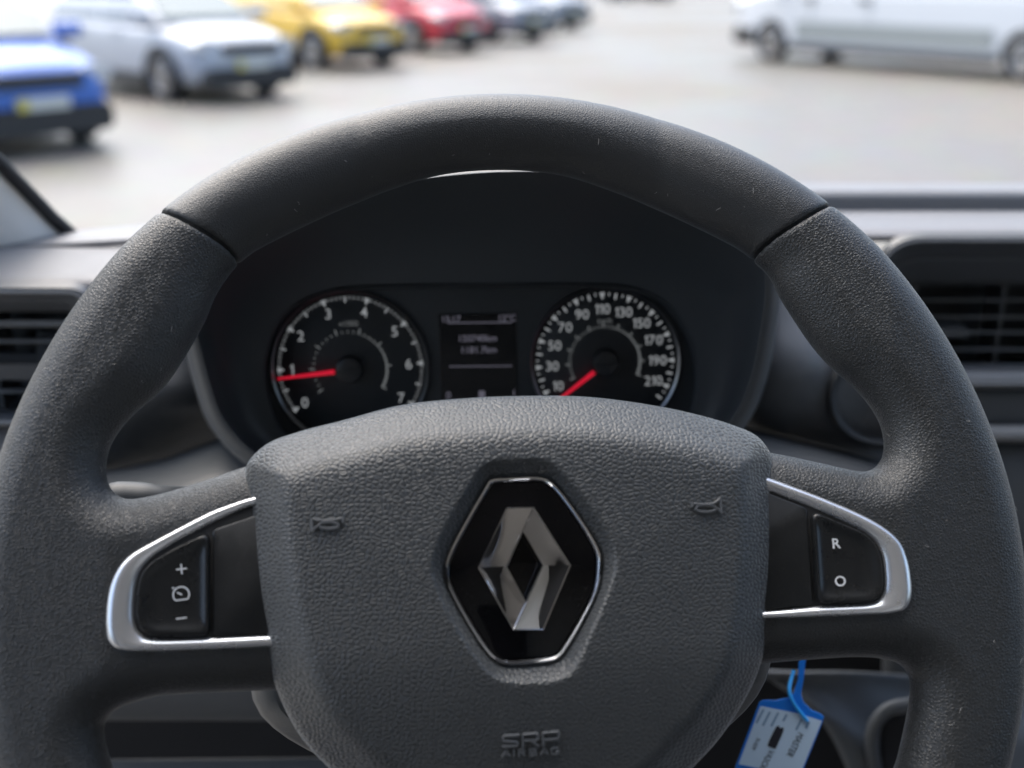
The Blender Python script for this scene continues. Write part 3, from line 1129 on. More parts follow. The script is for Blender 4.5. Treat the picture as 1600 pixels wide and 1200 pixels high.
# --- air vents: frame > slats
def vent(Y, outer, lipl, open_, steps, slats, vanes, tab, slat_x, label):
    """outer/lipl/open_ : pixel outlines; slats: pixel heights"""
    lps_ = [loopY(outer, Y + .03), loopY(outer, Y - .004)]
    lps_ += [loopY(outer * .35 + lipl * .65, Y - .010), loopY(lipl, Y - .008)]
    k = len(steps)
    for i, dY in enumerate(steps):
        s_ = (i + 1) / k
        lps_.append(loopY(lipl * (1 - s_) + open_ * s_, Y + dY))
    lps_.append(loopY(open_, Y + .085))
    frame_mat = M['side'] if 'side' in label else M['vent']  # side vent's frame is paler: door light put into its colour
    V, Fc = loft(lps_, False, True)
    fr = mk('air_vent', V, [f[::-1] for f in Fc], frame_mat, dash, world=True, sharp=35, label=label)
    MB().tube(loopY(lipl, Y - .0095), .0012, 8, closed=True).mk('highlight_bead', M['slat'], fr, world=True)  # pale bead added as the highlight along the lip
    MB().tube(loopY(lipl * .6 + open_ * .4, Y + .006), .0009, 8, closed=True).mk('highlight_bead', M['side'], fr, world=True)  # second bead, added as the highlight on the inner step
    for y, dep, th in slats:
        x0, x1 = slat_x
        A = []
        for x in np.linspace(x0, x1, 9):
            a = PY(x, y, Y + .028)
            A.append(a)
        A = np.array(A)
        th_ = th
        lp_ = []
        for dy, dz in ((0, -.5), (-.0012, 0), (0, .5), (dep, .5), (dep + .002, 0), (dep, -.5)):
            lp_.append(A + np.array([0, dy, dz * th_ - .28 * max(dy, 0)]))
        n_ = len(A)
        V = np.vstack(lp_)
        Fc = [(i * n_ + q, i * n_ + q + 1, ((i + 1) % 6) * n_ + q + 1, ((i + 1) % 6) * n_ + q) for i in range(6) for q in range(n_ - 1)]
        Fc += [[i * n_ for i in range(6)], [i * n_ + n_ - 1 for i in range(6)][::-1]]
        mk('vent_slat', V, Fc, M['slat'], fr, world=True)
    for x, y0, y1 in vanes:
        a, b_ = PY(x, y0, Y + .045), PY(x, y1, Y + .045)
        mb_ = MB().box((a[0] - .0011, a[1], b_[2]), (a[0] + .0011, a[1] + .03, a[2]))
        mb_.mk('vent_vane', M['slat'], fr, world=True, smooth=False)
    if tab:
        x0, x1, y0, y1 = tab
        a, b_ = PY(x0, y1, Y + .018), PY(x1, y0, Y + .018)
        MB().box((a[0], a[1] - .004, a[2]), (b_[0], a[1] + .022, b_[2])).mk('vent_tab', M['vent'], fr, world=True, smooth=False)
    return fr


def rrect(x0, y0, x1, y1, r):
    return resample(round_poly([(x0, y0), (x1, y0), (x1, y1), (x0, y1)], r, 10), 160)


vent(.635, rrect(1366, 362, 1900, 606, 78), rrect(1375, 376, 1892, 600, 70), rrect(1392, 446, 1870, 577, 30),
     (-.002, .006, .008, .018, .020, .030), [(469, .022, .0016), (496, .022, .0016), (520, .022, .0016), (546.5, .022, .0016), (572, .022, .0022)],
     [(1432, 446, 577), (1572, 446, 577), (1712, 446, 577)], (1440, 1510, 511, 524), (1396, 1866), 'centre air vent with thin black slats coloured pale as lit')
vent(.555, rrect(-330, 439, 150, 668, 46), rrect(-322, 456, 136, 660, 34), rrect(-300, 487, 118, 640, 12),
     (-.004, .002, .010, .016, .022, .028), [(506, .024, .0040), (534, .024, .0022), (560, .024, .0022), (590, .024, .0022), (612, .024, .0024)],
     [(-140, 487, 640), (-20, 487, 640)], (-20, 92, 566, 590), (-296, 114), 'side air vent with slats and frame coloured pale as lit')

# ------------------------------------------------------------------ windscreen pillar
pil = thing('windscreen_pillar', 'pale trimmed windscreen pillar with black rubber seal at far left', 'pillar', PY(105, 362, .655))
seal = [PY(118, 372, .655), PY(108, 362, .652), PY(92, 350, .648), PY(60, 317, .64), PY(0, 255, .62), PY(-150, 95, .58), PY(-420, -210, .50), PY(-800, -700, .43)]
seal = spline(np.array(seal), 40, False)
MB().tube(seal, .0046, 10).mk('rubber_seal', M['rubber'], pil, world=True)
d1, d2 = np.array([-.012, -.012, -.001]), np.array([-.06, -.045, -.006])
lp = [seal + np.array([0, .004, -.002]), seal + d1 * .5, seal + d1 * 1.4 + np.array([0, -.006, 0]), seal + d2, seal + d2 * 2.2 + np.array([0, .03, 0])]
V, Fc = loft(lp, closed=False)
tr_ = mk('pillar_trim', V, Fc, M['pillar'], pil, world=True)
s_ = tr_.modifiers.new('thick', 'SOLIDIFY')
s_.thickness = .003

# ------------------------------------------------------------------ instrument cluster
CE = rad(8)
CQ = PZ(745, 566, .625)
roll = rad(1.0)
cx_ = np.array([math.cos(roll), -math.sin(CE) * 0, math.sin(roll)])
cn_ = np.array([0, -math.cos(CE), math.sin(CE)])
cx_ = cx_ - cn_ * (cx_ @ cn_)
cx_ /= np.linalg.norm(cx_)
cy_ = np.cross(cn_, cx_)
CMAT = Matrix(((cx_[0], cy_[0], cn_[0], CQ[0]), (cx_[1], cy_[1], cn_[1], CQ[1]), (cx_[2], cy_[2], cn_[2], CQ[2]), (0, 0, 0, 1)))
clus = thing('instrument_cluster', 'dark instrument cluster with two dials and a small screen', 'instrument cluster', mat4=CMAT)


def cl(px, py, h=0.0):
    r = ray(px, py)
    t_ = ((CQ + cn_ * h - CAM) @ cn_) / (r @ cn_)
    p = CAM + r * t_ - CQ
    return np.array([p @ cx_, p @ cy_])


PXM = .625 / F                                # metres per pixel at the dials
ol = np.array([cl(x, y) for x, y in grow(face_ol, 16)])
V, Fc = plate(ol, [(0, -.02), (0, -.001), (.001, 0)])
mk('face_plate', V, Fc, M['face'], clus)
V, Fc = plate(np.array([cl(x, y) for x, y in grow(face_ol, 4)]), [(0, .0), (0, .004), (.0015, .0055), (.003, .004), (.004, .0006)], cap=False, base_cap=False)
mk('face_bezel', V, Fc, M['hood'], clus)


def gauge(name, label, px, py, r, a_of, majors, nums, numr, numsize, minor, minor_n, unit, unit_r, needle_a, hub_dx, inner_rng):
    c = cl(px, py)
    circ = arc(c[0], c[1], r, 0, 360, 97)[:-1]
    V, Fc = plate(circ, [(0, 0.0002), (.0005, .0006)], base_cap=False)
    g = mk(name, V, Fc, M['dial'], clus, label=label)
    V, Fc = plate(circ, [(-.0022, .0004), (-.0020, .0030), (-.0012, .0040), (-.0004, .0034), (.0, .0008)], cap=False, base_cap=False)
    mk('dial_ring', V, Fc, M['ring'], g)
    h = .0010
    mb = MB()

    def tickq(a, r0, r1, w0, w1):
        ca, sa = math.cos(a), math.sin(a)
        V_ = [(c[0] + q * ca - e * sa, c[1] + q * sa + e * ca, h) for q, e in ((r0, -w0), (r1, -w1), (r1, w1), (r0, w0))]
        mb.add(V_, [(0, 1, 2, 3)])
    R1 = r * .965
    for v in majors:
        tickq(rad(a_of(v)), R1 - 10 * PXM, R1, .0003, 4.2 * PXM)
    for v, ln, wd in minor:
        tickq(rad(a_of(v)), R1 - ln * PXM, R1 - .5 * PXM, wd * PXM, wd * PXM)
    mb.mk('tick_marks', M['tick'], g, smooth=False)
    # inner scale: short ticks, and an arc that thickens towards the end
    mb = MB()
    R2 = r * .47
    v0, v1, step, maj = inner_rng
    vals = np.arange(v0, v1 + 1e-6, step)
    for i, v in enumerate(vals):
        big = (i % maj == 0)
        tickq(rad(a_of(v)), R2, R2 + (9 if big else 4.5) * PXM, (1.3 if big else .8) * PXM, (1.3 if big else .8) * PXM)
    aa = np.linspace(a_of(v0 + (v1 - v0) * .55), a_of(v1), 40)
    for i in range(39):
        q0, q1 = i / 39, (i + 1) / 39
        a0, a1 = rad(aa[i]), rad(aa[i + 1])
        w0, w1 = .3 + 4.2 * q0, .3 + 4.2 * q1
        V_ = [(c[0] + (R2 + e * PXM) * math.cos(a), c[1] + (R2 + e * PXM) * math.sin(a), h + .0001) for a, e in ((a0, 0), (a1, 0), (a1, w1), (a0, w0))]
        mb.add(V_, [(0, 1, 2, 3)])
    mb.mk('inner_scale', M['dimtick'], g, smooth=False)
    for s_, v in nums:
        V_, F_ = number_geo(s_, numsize)
        a = rad(a_of(v))
        V_ = V_ + np.array([c[0] + numr * r * math.cos(a), c[1] + numr * r * math.sin(a), h])
        mk('numeral', V_, F_, M['tick'], g, smooth=False)
    V_, F_ = text_geo(unit, numsize * .52)
    mk('unit_lettering', V_ + np.array([c[0], c[1] + unit_r * r, h]), F_, M['dimtick'], g, smooth=False)
    # needle and hub
    a = rad(needle_a)
    ca, sa = math.cos(a), math.sin(a)
    hz = .006
    V_ = []
    for q, e, z in ((23 * PXM, 3.6 * PXM, 0), (r * .95, 1.6 * PXM, 0), (r * .95, 1.2 * PXM, .0012), (23 * PXM, 2.6 * PXM, .002)):
        V_ += [(c[0] + q * ca - e * sa, c[1] + q * sa + e * ca, hz + z), (c[0] + q * ca + e * sa, c[1] + q * sa - e * ca, hz + z)]
    mk('needle', V_, [(0, 1, 3, 2), (2, 3, 5, 4), (4, 5, 7, 6), (6, 7, 1, 0), (0, 2, 4, 6), (1, 7, 5, 3)], M['red'], g, smooth=False)
    V_, F_ = plate(arc(c[0], c[1], 21 * PXM, 0, 360, 49)[:-1], [(0, .001), (0, .0075), (.0006, .0088), (.0016, .0092)])
    hb = mk('needle_hub', V_, F_, M['hub'], g)
    e_ = 20 * PXM
    mk('hub_ridge', *MB().box((c[0] - e_, c[1] - .0004, .009), (c[0] + e_, c[1] + .0004, .0097)).__dict__.values(), M['hub'], g, smooth=False)
    return g


ta = lambda v: 215.8 - 35.4 * v
gauge('tachometer', 'rev counter dial numbered 0 to 7', 548, 575, 118 * PXM, ta, range(8), [(str(i), i) for i in range(8)], .775, 23 * PXM,
      [(i + .5, 10, 1.3) for i in range(7)] + [(i / 10, 5, .75) for i in range(71) if i % 5], 0, 'x1000', .60, 186.0, 0, (.0, 7.0, .25, 4))
sa_ = lambda v: 207.5 + 11.52 - 1.1522 * (v + 0)
gauge('speedometer', 'speed dial numbered 10 to 210', 945, 564, 112 * PXM, sa_, range(10, 211, 20), [(str(i), i) for i in range(10, 211, 20)], .735, 21.5 * PXM,
      [(i, 10, 1.5) for i in range(20, 221, 20)] + [(i, 5, 1.0) for i in range(15, 216, 10)], 0, 'km/h', .57, 218.0, 4, (10, 210, 5, 4))
# screen
a, b_ = cl(690, 640), cl(806, 489)
V, Fc = plate(np.array([(a[0], a[1]), (b_[0], a[1]), (b_[0], b_[1]), (a[0], b_[1])]), [(0, -.0005), (0, .0008), (.0004, .0010)])
scr = mk('display_screen', V, Fc, M['screen'], clus, sharp=20)
for s_, px, py, sz in (('15:17', 706, 498, 11), ('12°C', 793, 496, 11), ('150740km', 747, 528, 11.5), ('1181.7km', 749, 546, 11.5), ('0', 701, 617, 13), ('1', 803, 614, 13)):
    V_, F_ = text_geo(s_, sz * PXM * 1.25, bold=.00008)
    p = cl(px, py)
    mk('screen_text', V_ + np.array([p[0], p[1], .0013]), F_, M['lcd'], scr, smooth=False)
for y, x0, x1 in ((504, 700, 800), (572, 702, 800)):
    p, q = cl(x0, y), cl(x1, y - 1)
    V_, F_ = ribbon([p, q], 1.8 * PXM, .0013)
    mk('screen_line', V_, [f[::-1] for f in F_], M['lcd'], scr, smooth=False)
p = cl(753, 616)
V_, F_ = plate(round_poly([(p[0] - .0017, p[1] - .0022), (p[0] + .0017, p[1] - .0022), (p[0] + .0017, p[1] + .0022), (p[0] - .0017, p[1] + .0022)], .0005, 3), [(0, .0011), (0, .0013)])
mk('fuel_symbol', V_, F_, M['lcd'], scr, smooth=False)

# ------------------------------------------------------------------ steering column behind the wheel
colm = thing('steering_column', 'dark grey steering column shroud behind the wheel with a stalk end', 'steering column', mat4=WMAT)
ring = spline([(393, 900), (392, 1080), (402, 1110), (430, 1140), (470, 1166), (540, 1200), (640, 1235), (800, 1250), (1000, 1225), (1120, 1150), (1185, 1085),
               (1205, 1030), (1200, 880), (1110, 790), (800, 770), (490, 780), (410, 830)], 80)
lp = []
for h, k_ in ((-.030, .90), (-.036, .97), (-.045, 1.0), (-.10, 1.03), (-.18, 1.03)):
    q = wls(ring, -.045)
    c0_ = q.mean(0)
    lp.append(np.c_[c0_ + (q - c0_) * k_, np.full(len(q), h)])
V, Fc = loft(lp[::-1], True, True)
mk('shroud', V, [f[::-1] for f in Fc], M['lip'], colm)
pa, pb = wl(204, 782, -.06), wl(400, 790, -.085)
pts = [(pa[0], pa[1], -.06), (pa[0] + .012, pa[1] - .001, -.0615), (pa[0] * .6 + pb[0] * .4, pb[1], -.07), (pb[0], pb[1], -.085)]
MB().tube(spline(np.array([(pa[0] - .014, pa[1], -.059)] + pts), 24, False), [.002, .006, .0075] + [.008] * 5 + [.0075] * 16, 14).mk('indicator_stalk', M['dial'], colm)

# ------------------------------------------------------------------ STEERING WHEEL
sw = thing('steering_wheel', 'black leather grained steering wheel with diamond emblem and two switch pads', 'steering wheel', mat4=WMAT)
HT, DR = .0155, .0165


def w0f(u):
    return -.011 * np.clip((.145 - np.abs(u)) / .085, 0, 1)


open_top = [(690, 266), (608, 290), (541, 317), (474, 349), (424, 375), (388, 396), (360, 422), (333, 462), (317, 500), (287, 554), (250, 608), (208, 646), (183, 675), (169, 700), (164, 729),
            (167, 754), (180, 772), (200, 780), (225, 777), (258, 769), (317, 750), (381, 727), (470, 705), (800, 690), (1100, 690), (1197, 703), (1240, 712), (1294, 725), (1330, 734), (1352, 737),
            (1368, 731), (1381, 715), (1385, 692), (1382, 671), (1375, 653), (1360, 629), (1336, 602), (1300, 569), (1273, 536), (1249, 500), (1225, 461), (1210, 431), (1192, 413), (1172, 394), (1141, 375), (1092, 349),
            (1027, 317), (962, 291), (880, 266), (785, 258)]
open_bl = [(560, 1080), (434, 1081), (329, 1084), (278, 1086), (247, 1088), (222, 1094), (201, 1100), (183, 1108), (171, 1118), (163, 1130), (161, 1145), (165, 1168), (175, 1200), (215, 1290), (290, 1370),
           (380, 1440), (470, 1490), (560, 1480)]
open_br = [(1040, 1060), (1187, 1040), (1256, 1033), (1343, 1027), (1382, 1030), (1410, 1040), (1423, 1056), (1426, 1083), (1421, 1118), (1412, 1161), (1402, 1200), (1350, 1300), (1270, 1390),
           (1180, 1450), (1080, 1490), (1030, 1480)]
vx = .0012
xs = np.arange(-.203, .2031, vx)
ys = np.arange(-.203, .2031, vx)
zs = np.arange(-.034, .0225, vx)
X, Y = np.meshgrid(xs, ys, indexing='ij')
Yw = Y - .0030 * sstep(.05, .17, Y)          # the tube's back shows below its middle line at the top
rho = np.hypot(X, Yw)
d2 = WR - rho
for op in (open_top, open_bl, open_br):
    P = spline(wls(op, 0.0), 220)
    if op is not open_top:                    # keep a full rim at the bottom, out of frame
        rr_ = np.linalg.norm(P, axis=1, keepdims=True)
        P = np.where((P[:, 1:] < -.09), P * np.minimum(1, .160 / rr_), P)
    d2 = smin(d2, -poly_sdf(X, Yw, P), .002)
sd = []
for (xa, ya), (xb, yb), sg in (((258, 338), (376, 401), 1), ((1291, 326), (1174, 396), -1)):
    a, b_ = wl(xa, ya), wl(xb, yb)
    t_ = (b_ - a) / np.linalg.norm(b_ - a)
    nr = np.array([-t_[1], t_[0]])
    if nr[1] < 0:
        nr = -nr
    sd.append((X - a[0]) * nr[0] + (Y - a[1]) * nr[1])
seam = np.where(X < 0, sd[0], sd[1])
a2 = np.maximum(DR - d2, 0) / DR
ZZ = zs[None, None, :]
Wp = ZZ - w0f(X)[:, :, None]
bk = np.where(Wp < 0, HT * 1.0, HT)
V3 = ((np.sqrt(a2[:, :, None] ** 2 + (Wp / bk) ** 2) - 1) * HT).astype(np.float32)
V3 = np.maximum(V3, (-d2[:, :, None]).astype(np.float32))
seam3 = (seam[:, :, None] + .10 * np.maximum(0, .006 - ZZ)).astype(np.float32) * np.ones_like(V3)
gap = .00045
for nm, lab, field, mt in (('upper_rim', None, smax(V3, gap - seam3, .0012), M['rim']),
                           ('rim_grip', 'left rim grip with spoke', np.maximum(smax(V3, seam3 + gap, .0012), (X[:, :, None] + .0002)), M['grip']),
                           ('rim_grip', 'right rim grip with spoke', np.maximum(smax(V3, seam3 + gap, .0012), (-X[:, :, None] + .0002)), M['grip'])):
    Vv, Q = surface_nets(field.astype(np.float32), xs, ys, zs)
    mk(nm, Vv, Q, mt, sw, sharp=None, label=lab)
del V3, seam3

# ---- airbag cover
pad_ol = [(383, 744), (385.5, 727), (396, 711), (421, 691), (462, 676), (540, 656), (627, 634), (737, 623), (820, 620), (910, 621), (992, 630), (1075, 645), (1144, 664), (1179, 679),
          (1195, 697), (1203, 713), (1207, 752), (1210, 812), (1208, 895), (1201, 957), (1187, 1040), (1165, 1092), (1126, 1156), (1085, 1203), (1030, 1262), (940, 1310), (800, 1325), (660, 1300),
          (565, 1250), (510, 1200), (478, 1165), (455, 1130), (433, 1080), (412, 1010), (395, 930), (386, 850), (383, 790)]
HP = .001
PO = spline(wls(pad_ol, HP), 260)
rec = spline([(770, 722), (810, 720), (848, 721), (868, 731), (935, 812), (958, 856), (960, 888), (921, 990), (894, 1049), (872, 1062), (830, 1066), (794, 1065), (764, 1052), (681, 915), (677, 870), (741, 745), (752, 731)], 160)
emb = [(764, 750), (794, 746), (845, 745.5), (860, 751.5), (899, 798), (938, 864), (939.5, 885), (933.5, 924), (887, 1011), (872, 1029), (860, 1034), (788, 1038.6), (773, 1032), (755, 1014), (698, 915), (694, 894),
       (698, 870), (758, 759)]
HE = .0198                                   # height of the recess floor under the emblem
EO = spline(wls(emb, HE), 160)
RO = spline(wls(rec, HE + .004), 160)
vx = .00085
px0, px1 = PO.min(0) - .004, PO.max(0) + .004
xs2 = np.arange(px0[0], px1[0], vx)
ys2 = np.arange(px0[1], px1[1], vx)
zs2 = np.arange(-.016, .036, vx)
X2, Y2 = np.meshgrid(xs2, ys2, indexing='ij')
dp = poly_sdf(X2, Y2, ccw(PO))
# distance from the top edge alone, for its long soft slope
topc = wls([(300, 745), (396, 711), (421, 691), (462, 676), (540, 656), (627, 634), (737, 623), (820, 620), (910, 621), (992, 630), (1075, 645), (1144, 664), (1179, 679), (1300, 720)], HP)
topc = spline(topc, 200, False)
ty_ = np.interp(X2, topc[:, 0], topc[:, 1]) - Y2
side = .0175 * np.clip(dp / .0185, 0, 1.0)
sidep = smin(np.maximum(dp, 0) * 1.05, .0185 + .02 * np.maximum(dp - .02, 0), .0035)
topp = .0185 * (1 - (1 - np.clip(ty_ / .046, 0, 1)) ** 2.2) + .006 * sstep(0, .012, ty_)
dome = .0025 * (1 - np.clip((X2 / .09) ** 2, 0, 1))
wt = .0055 + smin(sidep, topp, .004) + dome - .010 * sstep(-.02, -.10, Y2)
dr_ = poly_sdf(X2, Y2, ccw(RO))
de_ = poly_sdf(X2, Y2, ccw(EO))
fr = np.clip(dr_ / np.maximum(dr_ - np.minimum(de_, 0), 1e-6), 0, 1) * (dr_ > 0)
wt0 = wt.copy()
wt = wt0 * (1 - fr) + np.minimum(HE, wt0) * fr


def pad_h(u, v):
    """height of the airbag cover at wheel coordinates (u, v)"""
    fi = np.clip((np.asarray(u) - xs2[0]) / vx, 0, len(xs2) - 1.001)
    fj = np.clip((np.asarray(v) - ys2[0]) / vx, 0, len(ys2) - 1.001)
    i, j = fi.astype(int), fj.astype(int)
    a, b_ = fi - i, fj - j
    return wt[i, j] * (1 - a) * (1 - b_) + wt[i + 1, j] * a * (1 - b_) + wt[i, j + 1] * (1 - a) * b_ + wt[i + 1, j + 1] * a * b_


def on_pad(px, py, lift=0.0):
    h = .02
    for _ in range(6):
        q = wl(px, py, h)
        h = float(pad_h(q[0], q[1])) + lift
    return np.array([q[0], q[1], h])


Vp = smax((-dp)[:, :, None] * np.ones((1, 1, len(zs2))), zs2[None, None, :] - wt[:, :, None], .0045)
Vp = np.maximum(Vp, -.012 - zs2[None, None, :])
Vv, Q = surface_nets(Vp.astype(np.float32), xs2, ys2, zs2)
pad = mk('airbag_cover', Vv, Q, M['pad'], sw, sharp=None)
del Vp
# moulded lettering and horn marks: raised strokes on the cover
SS, SX, SY = 8.889, 740, 1110


def strokes(name, polys, r, sc, ox, oy, lift=.0007, smooth_=True):
    mb = MB()
    for p in polys:
        q = [on_pad(ox + x / sc, oy + y / sc, lift) for x, y in p]
        if smooth_ and len(q) > 3:
            q = spline(np.array(q), len(q) * 4, False)
        mb.tube(q, r, 6)
    return mb.mk(name, M['emboss'], pad)


letters = {
    'S': [[(635, 345), (430, 355), (410, 375), (415, 425), (600, 440), (612, 455), (610, 490), (400, 505)]],
    'R': [[(692, 510), (688, 335), (885, 325), (897, 345), (893, 400), (870, 412), (700, 420)], [(800, 415), (905, 500)]],
    'P': [[(972, 495), (965, 315), (1170, 297), (1185, 315), (1178, 385), (1160, 395), (980, 410)]]}
for ps in letters.values():
    strokes('moulded_letter', ps, .00055, SS, SX, SY, smooth_=False)
letters = [[[(395, 650), (455, 553), (512, 640)], [(425, 612), (492, 606)]], [[(560, 550), (566, 640)]], [[(634, 642), (628, 548), (695, 544), (707, 560), (700, 585), (640, 592)], [(670, 590), (712, 634)]],
           [[(792, 637), (785, 540), (850, 536), (865, 550), (858, 575), (800, 584)], [(850, 580), (878, 592), (876, 618), (792, 632)]], [[(928, 618), (982, 524), (1036, 606)], [(955, 582), (1018, 576)]],
           [[(1180, 520), (1100, 526), (1084, 545), (1090, 606), (1180, 600), (1186, 566), (1140, 570)]]]
for ps in letters:
    strokes('moulded_letter', ps, .00042, SS, SX, SY, smooth_=False)
el = lambda cx, cy, rx, ry: [(cx + rx * math.cos(a), cy + ry * math.sin(a)) for a in np.linspace(0, 2 * math.pi, 25)]
strokes('horn_symbol', [[(390, 688), (393, 765)], [(393, 694), (430, 702), (490, 702), (540, 696), (565, 690)], [(393, 762), (412, 742), (430, 728)], el(487, 730, 55, 19), [(562, 684), (568, 714)]], .00052, 3.636, 380, 620)
strokes('horn_symbol', [[(1025, 596), (1026, 624)], [(1026, 606), (1090, 613), (1150, 604), (1182, 578)], [(1182, 576), (1190, 662)], [(1186, 655), (1165, 632)], el(1102, 634, 56, 20)], .00052, 3.636, 800, 620)

# ---- emblem
V, Fc = plate(EO, [(0, HE - .002), (0, HE + .0012), (.0004, HE + .0020), (.0011, HE + .0022), (.0018, HE + .0016), (.0021, HE + .0006)], cap=False)
em = mk('emblem', V, Fc, M['bright'], sw)
V, Fc = plate(inset(ccw(EO), .0019), [(0, HE - .001), (0, HE + .0008), (.0006, HE + .0011)])
mk('emblem_plate', V, Fc, M['gloss'], em)
Z0 = HE + .0012
E4 = lambda x, y, h: tuple(wl(680 + x / 3.3345, 720 + y / 3.3345, h)) + (h,)
hi, lo = Z0 + .0056, Z0 + .0022
TL, TR, RR, BR, BL, LL = E4(375, 247, lo), E4(512, 243, hi), E4(704, 545, lo), E4(563, 878, lo), E4(410, 880, hi), E4(224, 555, lo)
IT, IR, IB, IL = E4(456, 365, hi), E4(562, 545, hi), E4(474, 738, hi), E4(372, 550, hi)
base = [(p[0], p[1], Z0 - .0005) for p in (TL, TR, RR, BR, BL, LL)]
ibase = [(p[0], p[1], Z0 - .0002) for p in (IT, IR, IB, IL)]
mb = MB()


def facet(p, q, r_, s_, bulge=.00045, n=9):
    """one gently crowned band of the diamond between four corners"""
    P = [np.array(x) for x in (p, q, r_, s_)]
    V = []
    for i in range(n):
        for j in range(n):
            a_, c_ = i / (n - 1), j / (n - 1)
            v = (P[0] * (1 - a_) + P[1] * a_) * (1 - c_) + (P[3] * (1 - a_) + P[2] * a_) * c_
            v = v + np.array([0, 0, bulge * 16 * a_ * (1 - a_) * c_ * (1 - c_)])
            V.append(v)
    mb.add(V, [(i * n + j, (i + 1) * n + j, (i + 1) * n + j + 1, i * n + j + 1) for i in range(n - 1) for j in range(n - 1)])


facet(TL, LL, IL, TR)
facet(LL, BL, IB, IL)
facet(TR, IT, IR, RR)
facet(RR, IR, BL, BR)
VV = [TL, TR, RR, BR, BL, LL, IT, IR, IB, IL] + base + ibase
mb.add(VV, [(10 + i, 10 + (i + 1) % 6, (i + 1) % 6, i) for i in range(6)] + [(6 + i, 6 + (i + 1) % 4, 16 + (i + 1) % 4, 16 + i) for i in range(4)])
dm = mb.mk('emblem_diamond', M['bright'], em, sharp=16)
MB().tube([TR, IT, IL], .00028, 6).mk('diamond_edge', M['bright'], em)
MB().tube([BL, IB, IR], .00028, 6).mk('diamond_edge', M['bright'], em)
MB().tube([TL, TR, RR, BR, BL, LL], .00028, 6, closed=True).mk('diamond_edge', M['bright'], em)


# ---- switch pads
def sp_h(u, v):
    return HT + w0f(u)


def sw_outline(pts, scale, ox, oy, h):
    return wls([(ox + x / scale, oy + y / scale) for x, y in pts], h)


def swpad(label, trim, well, blank, button, h):
    T = resample(round_poly(wls(trim, h), .004), 200)
    Wl = resample(round_poly(wls(well, h), .0035), 200)
    lp_ = []
    for k_, h_ in ((0, -.004), (0, .0002), (.05, .0011), (.16, .0018), (.32, .0022), (.52, .0022), (.72, .0018), (.88, .0012), (1.0, .0004), (1.02, -.001)):
        q_ = T * (1 - k_) + Wl * k_
        lp_.append(np.c_[q_, h_ + sp_h(q_[:, 0], q_[:, 1])])
    V, Fc = loft(lp_)
    neg = ((T[:, 0] * np.roll(T[:, 1], -1) - np.roll(T[:, 0], -1) * T[:, 1]).sum()) < 0
    p = mk('switch_pad', V, [f[::-1] for f in Fc] if neg else Fc, M['chrome'], sw, label=label, sharp=60)
    V, Fc = plate(Wl, [(-.0004, -.001), (-.0004, .0004), (0, .0006)], sp_h)
    mk('switch_well', V, Fc, M['well'], p)
    V, Fc = plate(resample(round_poly(wls(blank, h), .0006), 100), [(0, .0003), (.0001, .0014), (.0006, .0018)], sp_h)
    mk('blank_panel', V, Fc, M['blank'], p)
    B = resample(round_poly(wls(button, h), .004), 140)
    bc = B.mean(0)
    lp_ = []
    for k_, h_ in ((0, .0003), (.01, .0018), (.025, .0026), (.055, .0030), (.11, .0030), (.18, .0026), (.28, .0020), (.42, .0017), (.7, .0016), (.97, .0016)):
        q_ = B * (1 - k_) + bc * k_
        lp_.append(np.c_[q_, h_ + sp_h(q_[:, 0], q_[:, 1])])
    V, Fc = loft(lp_, True, True)
    if ((B[:, 0] * np.roll(B[:, 1], -1) - np.roll(B[:, 0], -1) * B[:, 1]).sum()) < 0:
        Fc = [f[::-1] for f in Fc]
    mk('switch_button', V, Fc, M['button'], p)
    return p


HS = .0115
trimL = [(520, 742), (383, 779), (329, 799), (277, 827), (234, 851), (208, 866), (191, 884), (178, 910), (172, 940), (170, 975), (173, 1001), (184, 1013), (204, 1017), (260, 1017), (347, 1014), (416, 1011), (530, 1008)]
wellL = [(520, 755), (383, 793), (329, 819), (277, 847), (243, 869), (226, 886), (217, 908), (213, 940), (213, 970), (219, 986), (232, 996), (260, 998), (329, 996), (412, 992), (530, 988)]
blankL = [(333, 828), (520, 762), (530, 986), (333, 993)]
buttonL = [(329, 830), (277, 855), (243, 876), (226, 893), (219, 920), (217, 962), (223, 984), (238, 993), (303, 994), (329, 992)]
spL = swpad('left switch pad with plus, minus and cruise symbol', trimL, wellL, blankL, buttonL, HS)
trimR = [(1080, 700), (1207, 747), (1273, 773), (1325, 796), (1360, 814), (1386, 832), (1403, 851), (1414, 884), (1418, 923), (1416, 940), (1408, 953), (1386, 959), (1317, 962), (1202, 967), (1080, 970)]
wellR = [(1080, 722), (1207, 769), (1265, 792), (1308, 812), (1343, 829), (1364, 847), (1374, 871), (1377, 905), (1376, 927), (1366, 940), (1343, 944), (1273, 947), (1202, 954), (1080, 957)]
blankR = [(1080, 726), (1207, 772), (1260, 794), (1270, 945), (1204, 952), (1080, 955)]
buttonR = [(1265, 797), (1304, 815), (1343, 832), (1361, 849), (1371, 875), (1373, 914), (1370, 931), (1356, 940), (1274, 944)]
spR = swpad('right switch pad lettered R and O', trimR, wellR, blankR, buttonR, HS)


def on_sw(px, py, lift=.0021):
    h = .012
    for _ in range(5):
        q = wl(px, py, h)
        h = float(sp_h(q[0], q[1])) + lift
    return q


def decal(parent, name, Vq, Fq, lift=.0021):
    V = np.array(Vq, float)
    V[:, 2] = sp_h(V[:, 0], V[:, 1]) + lift
    return mk(name, V, Fq, M['print'], parent, smooth=False)


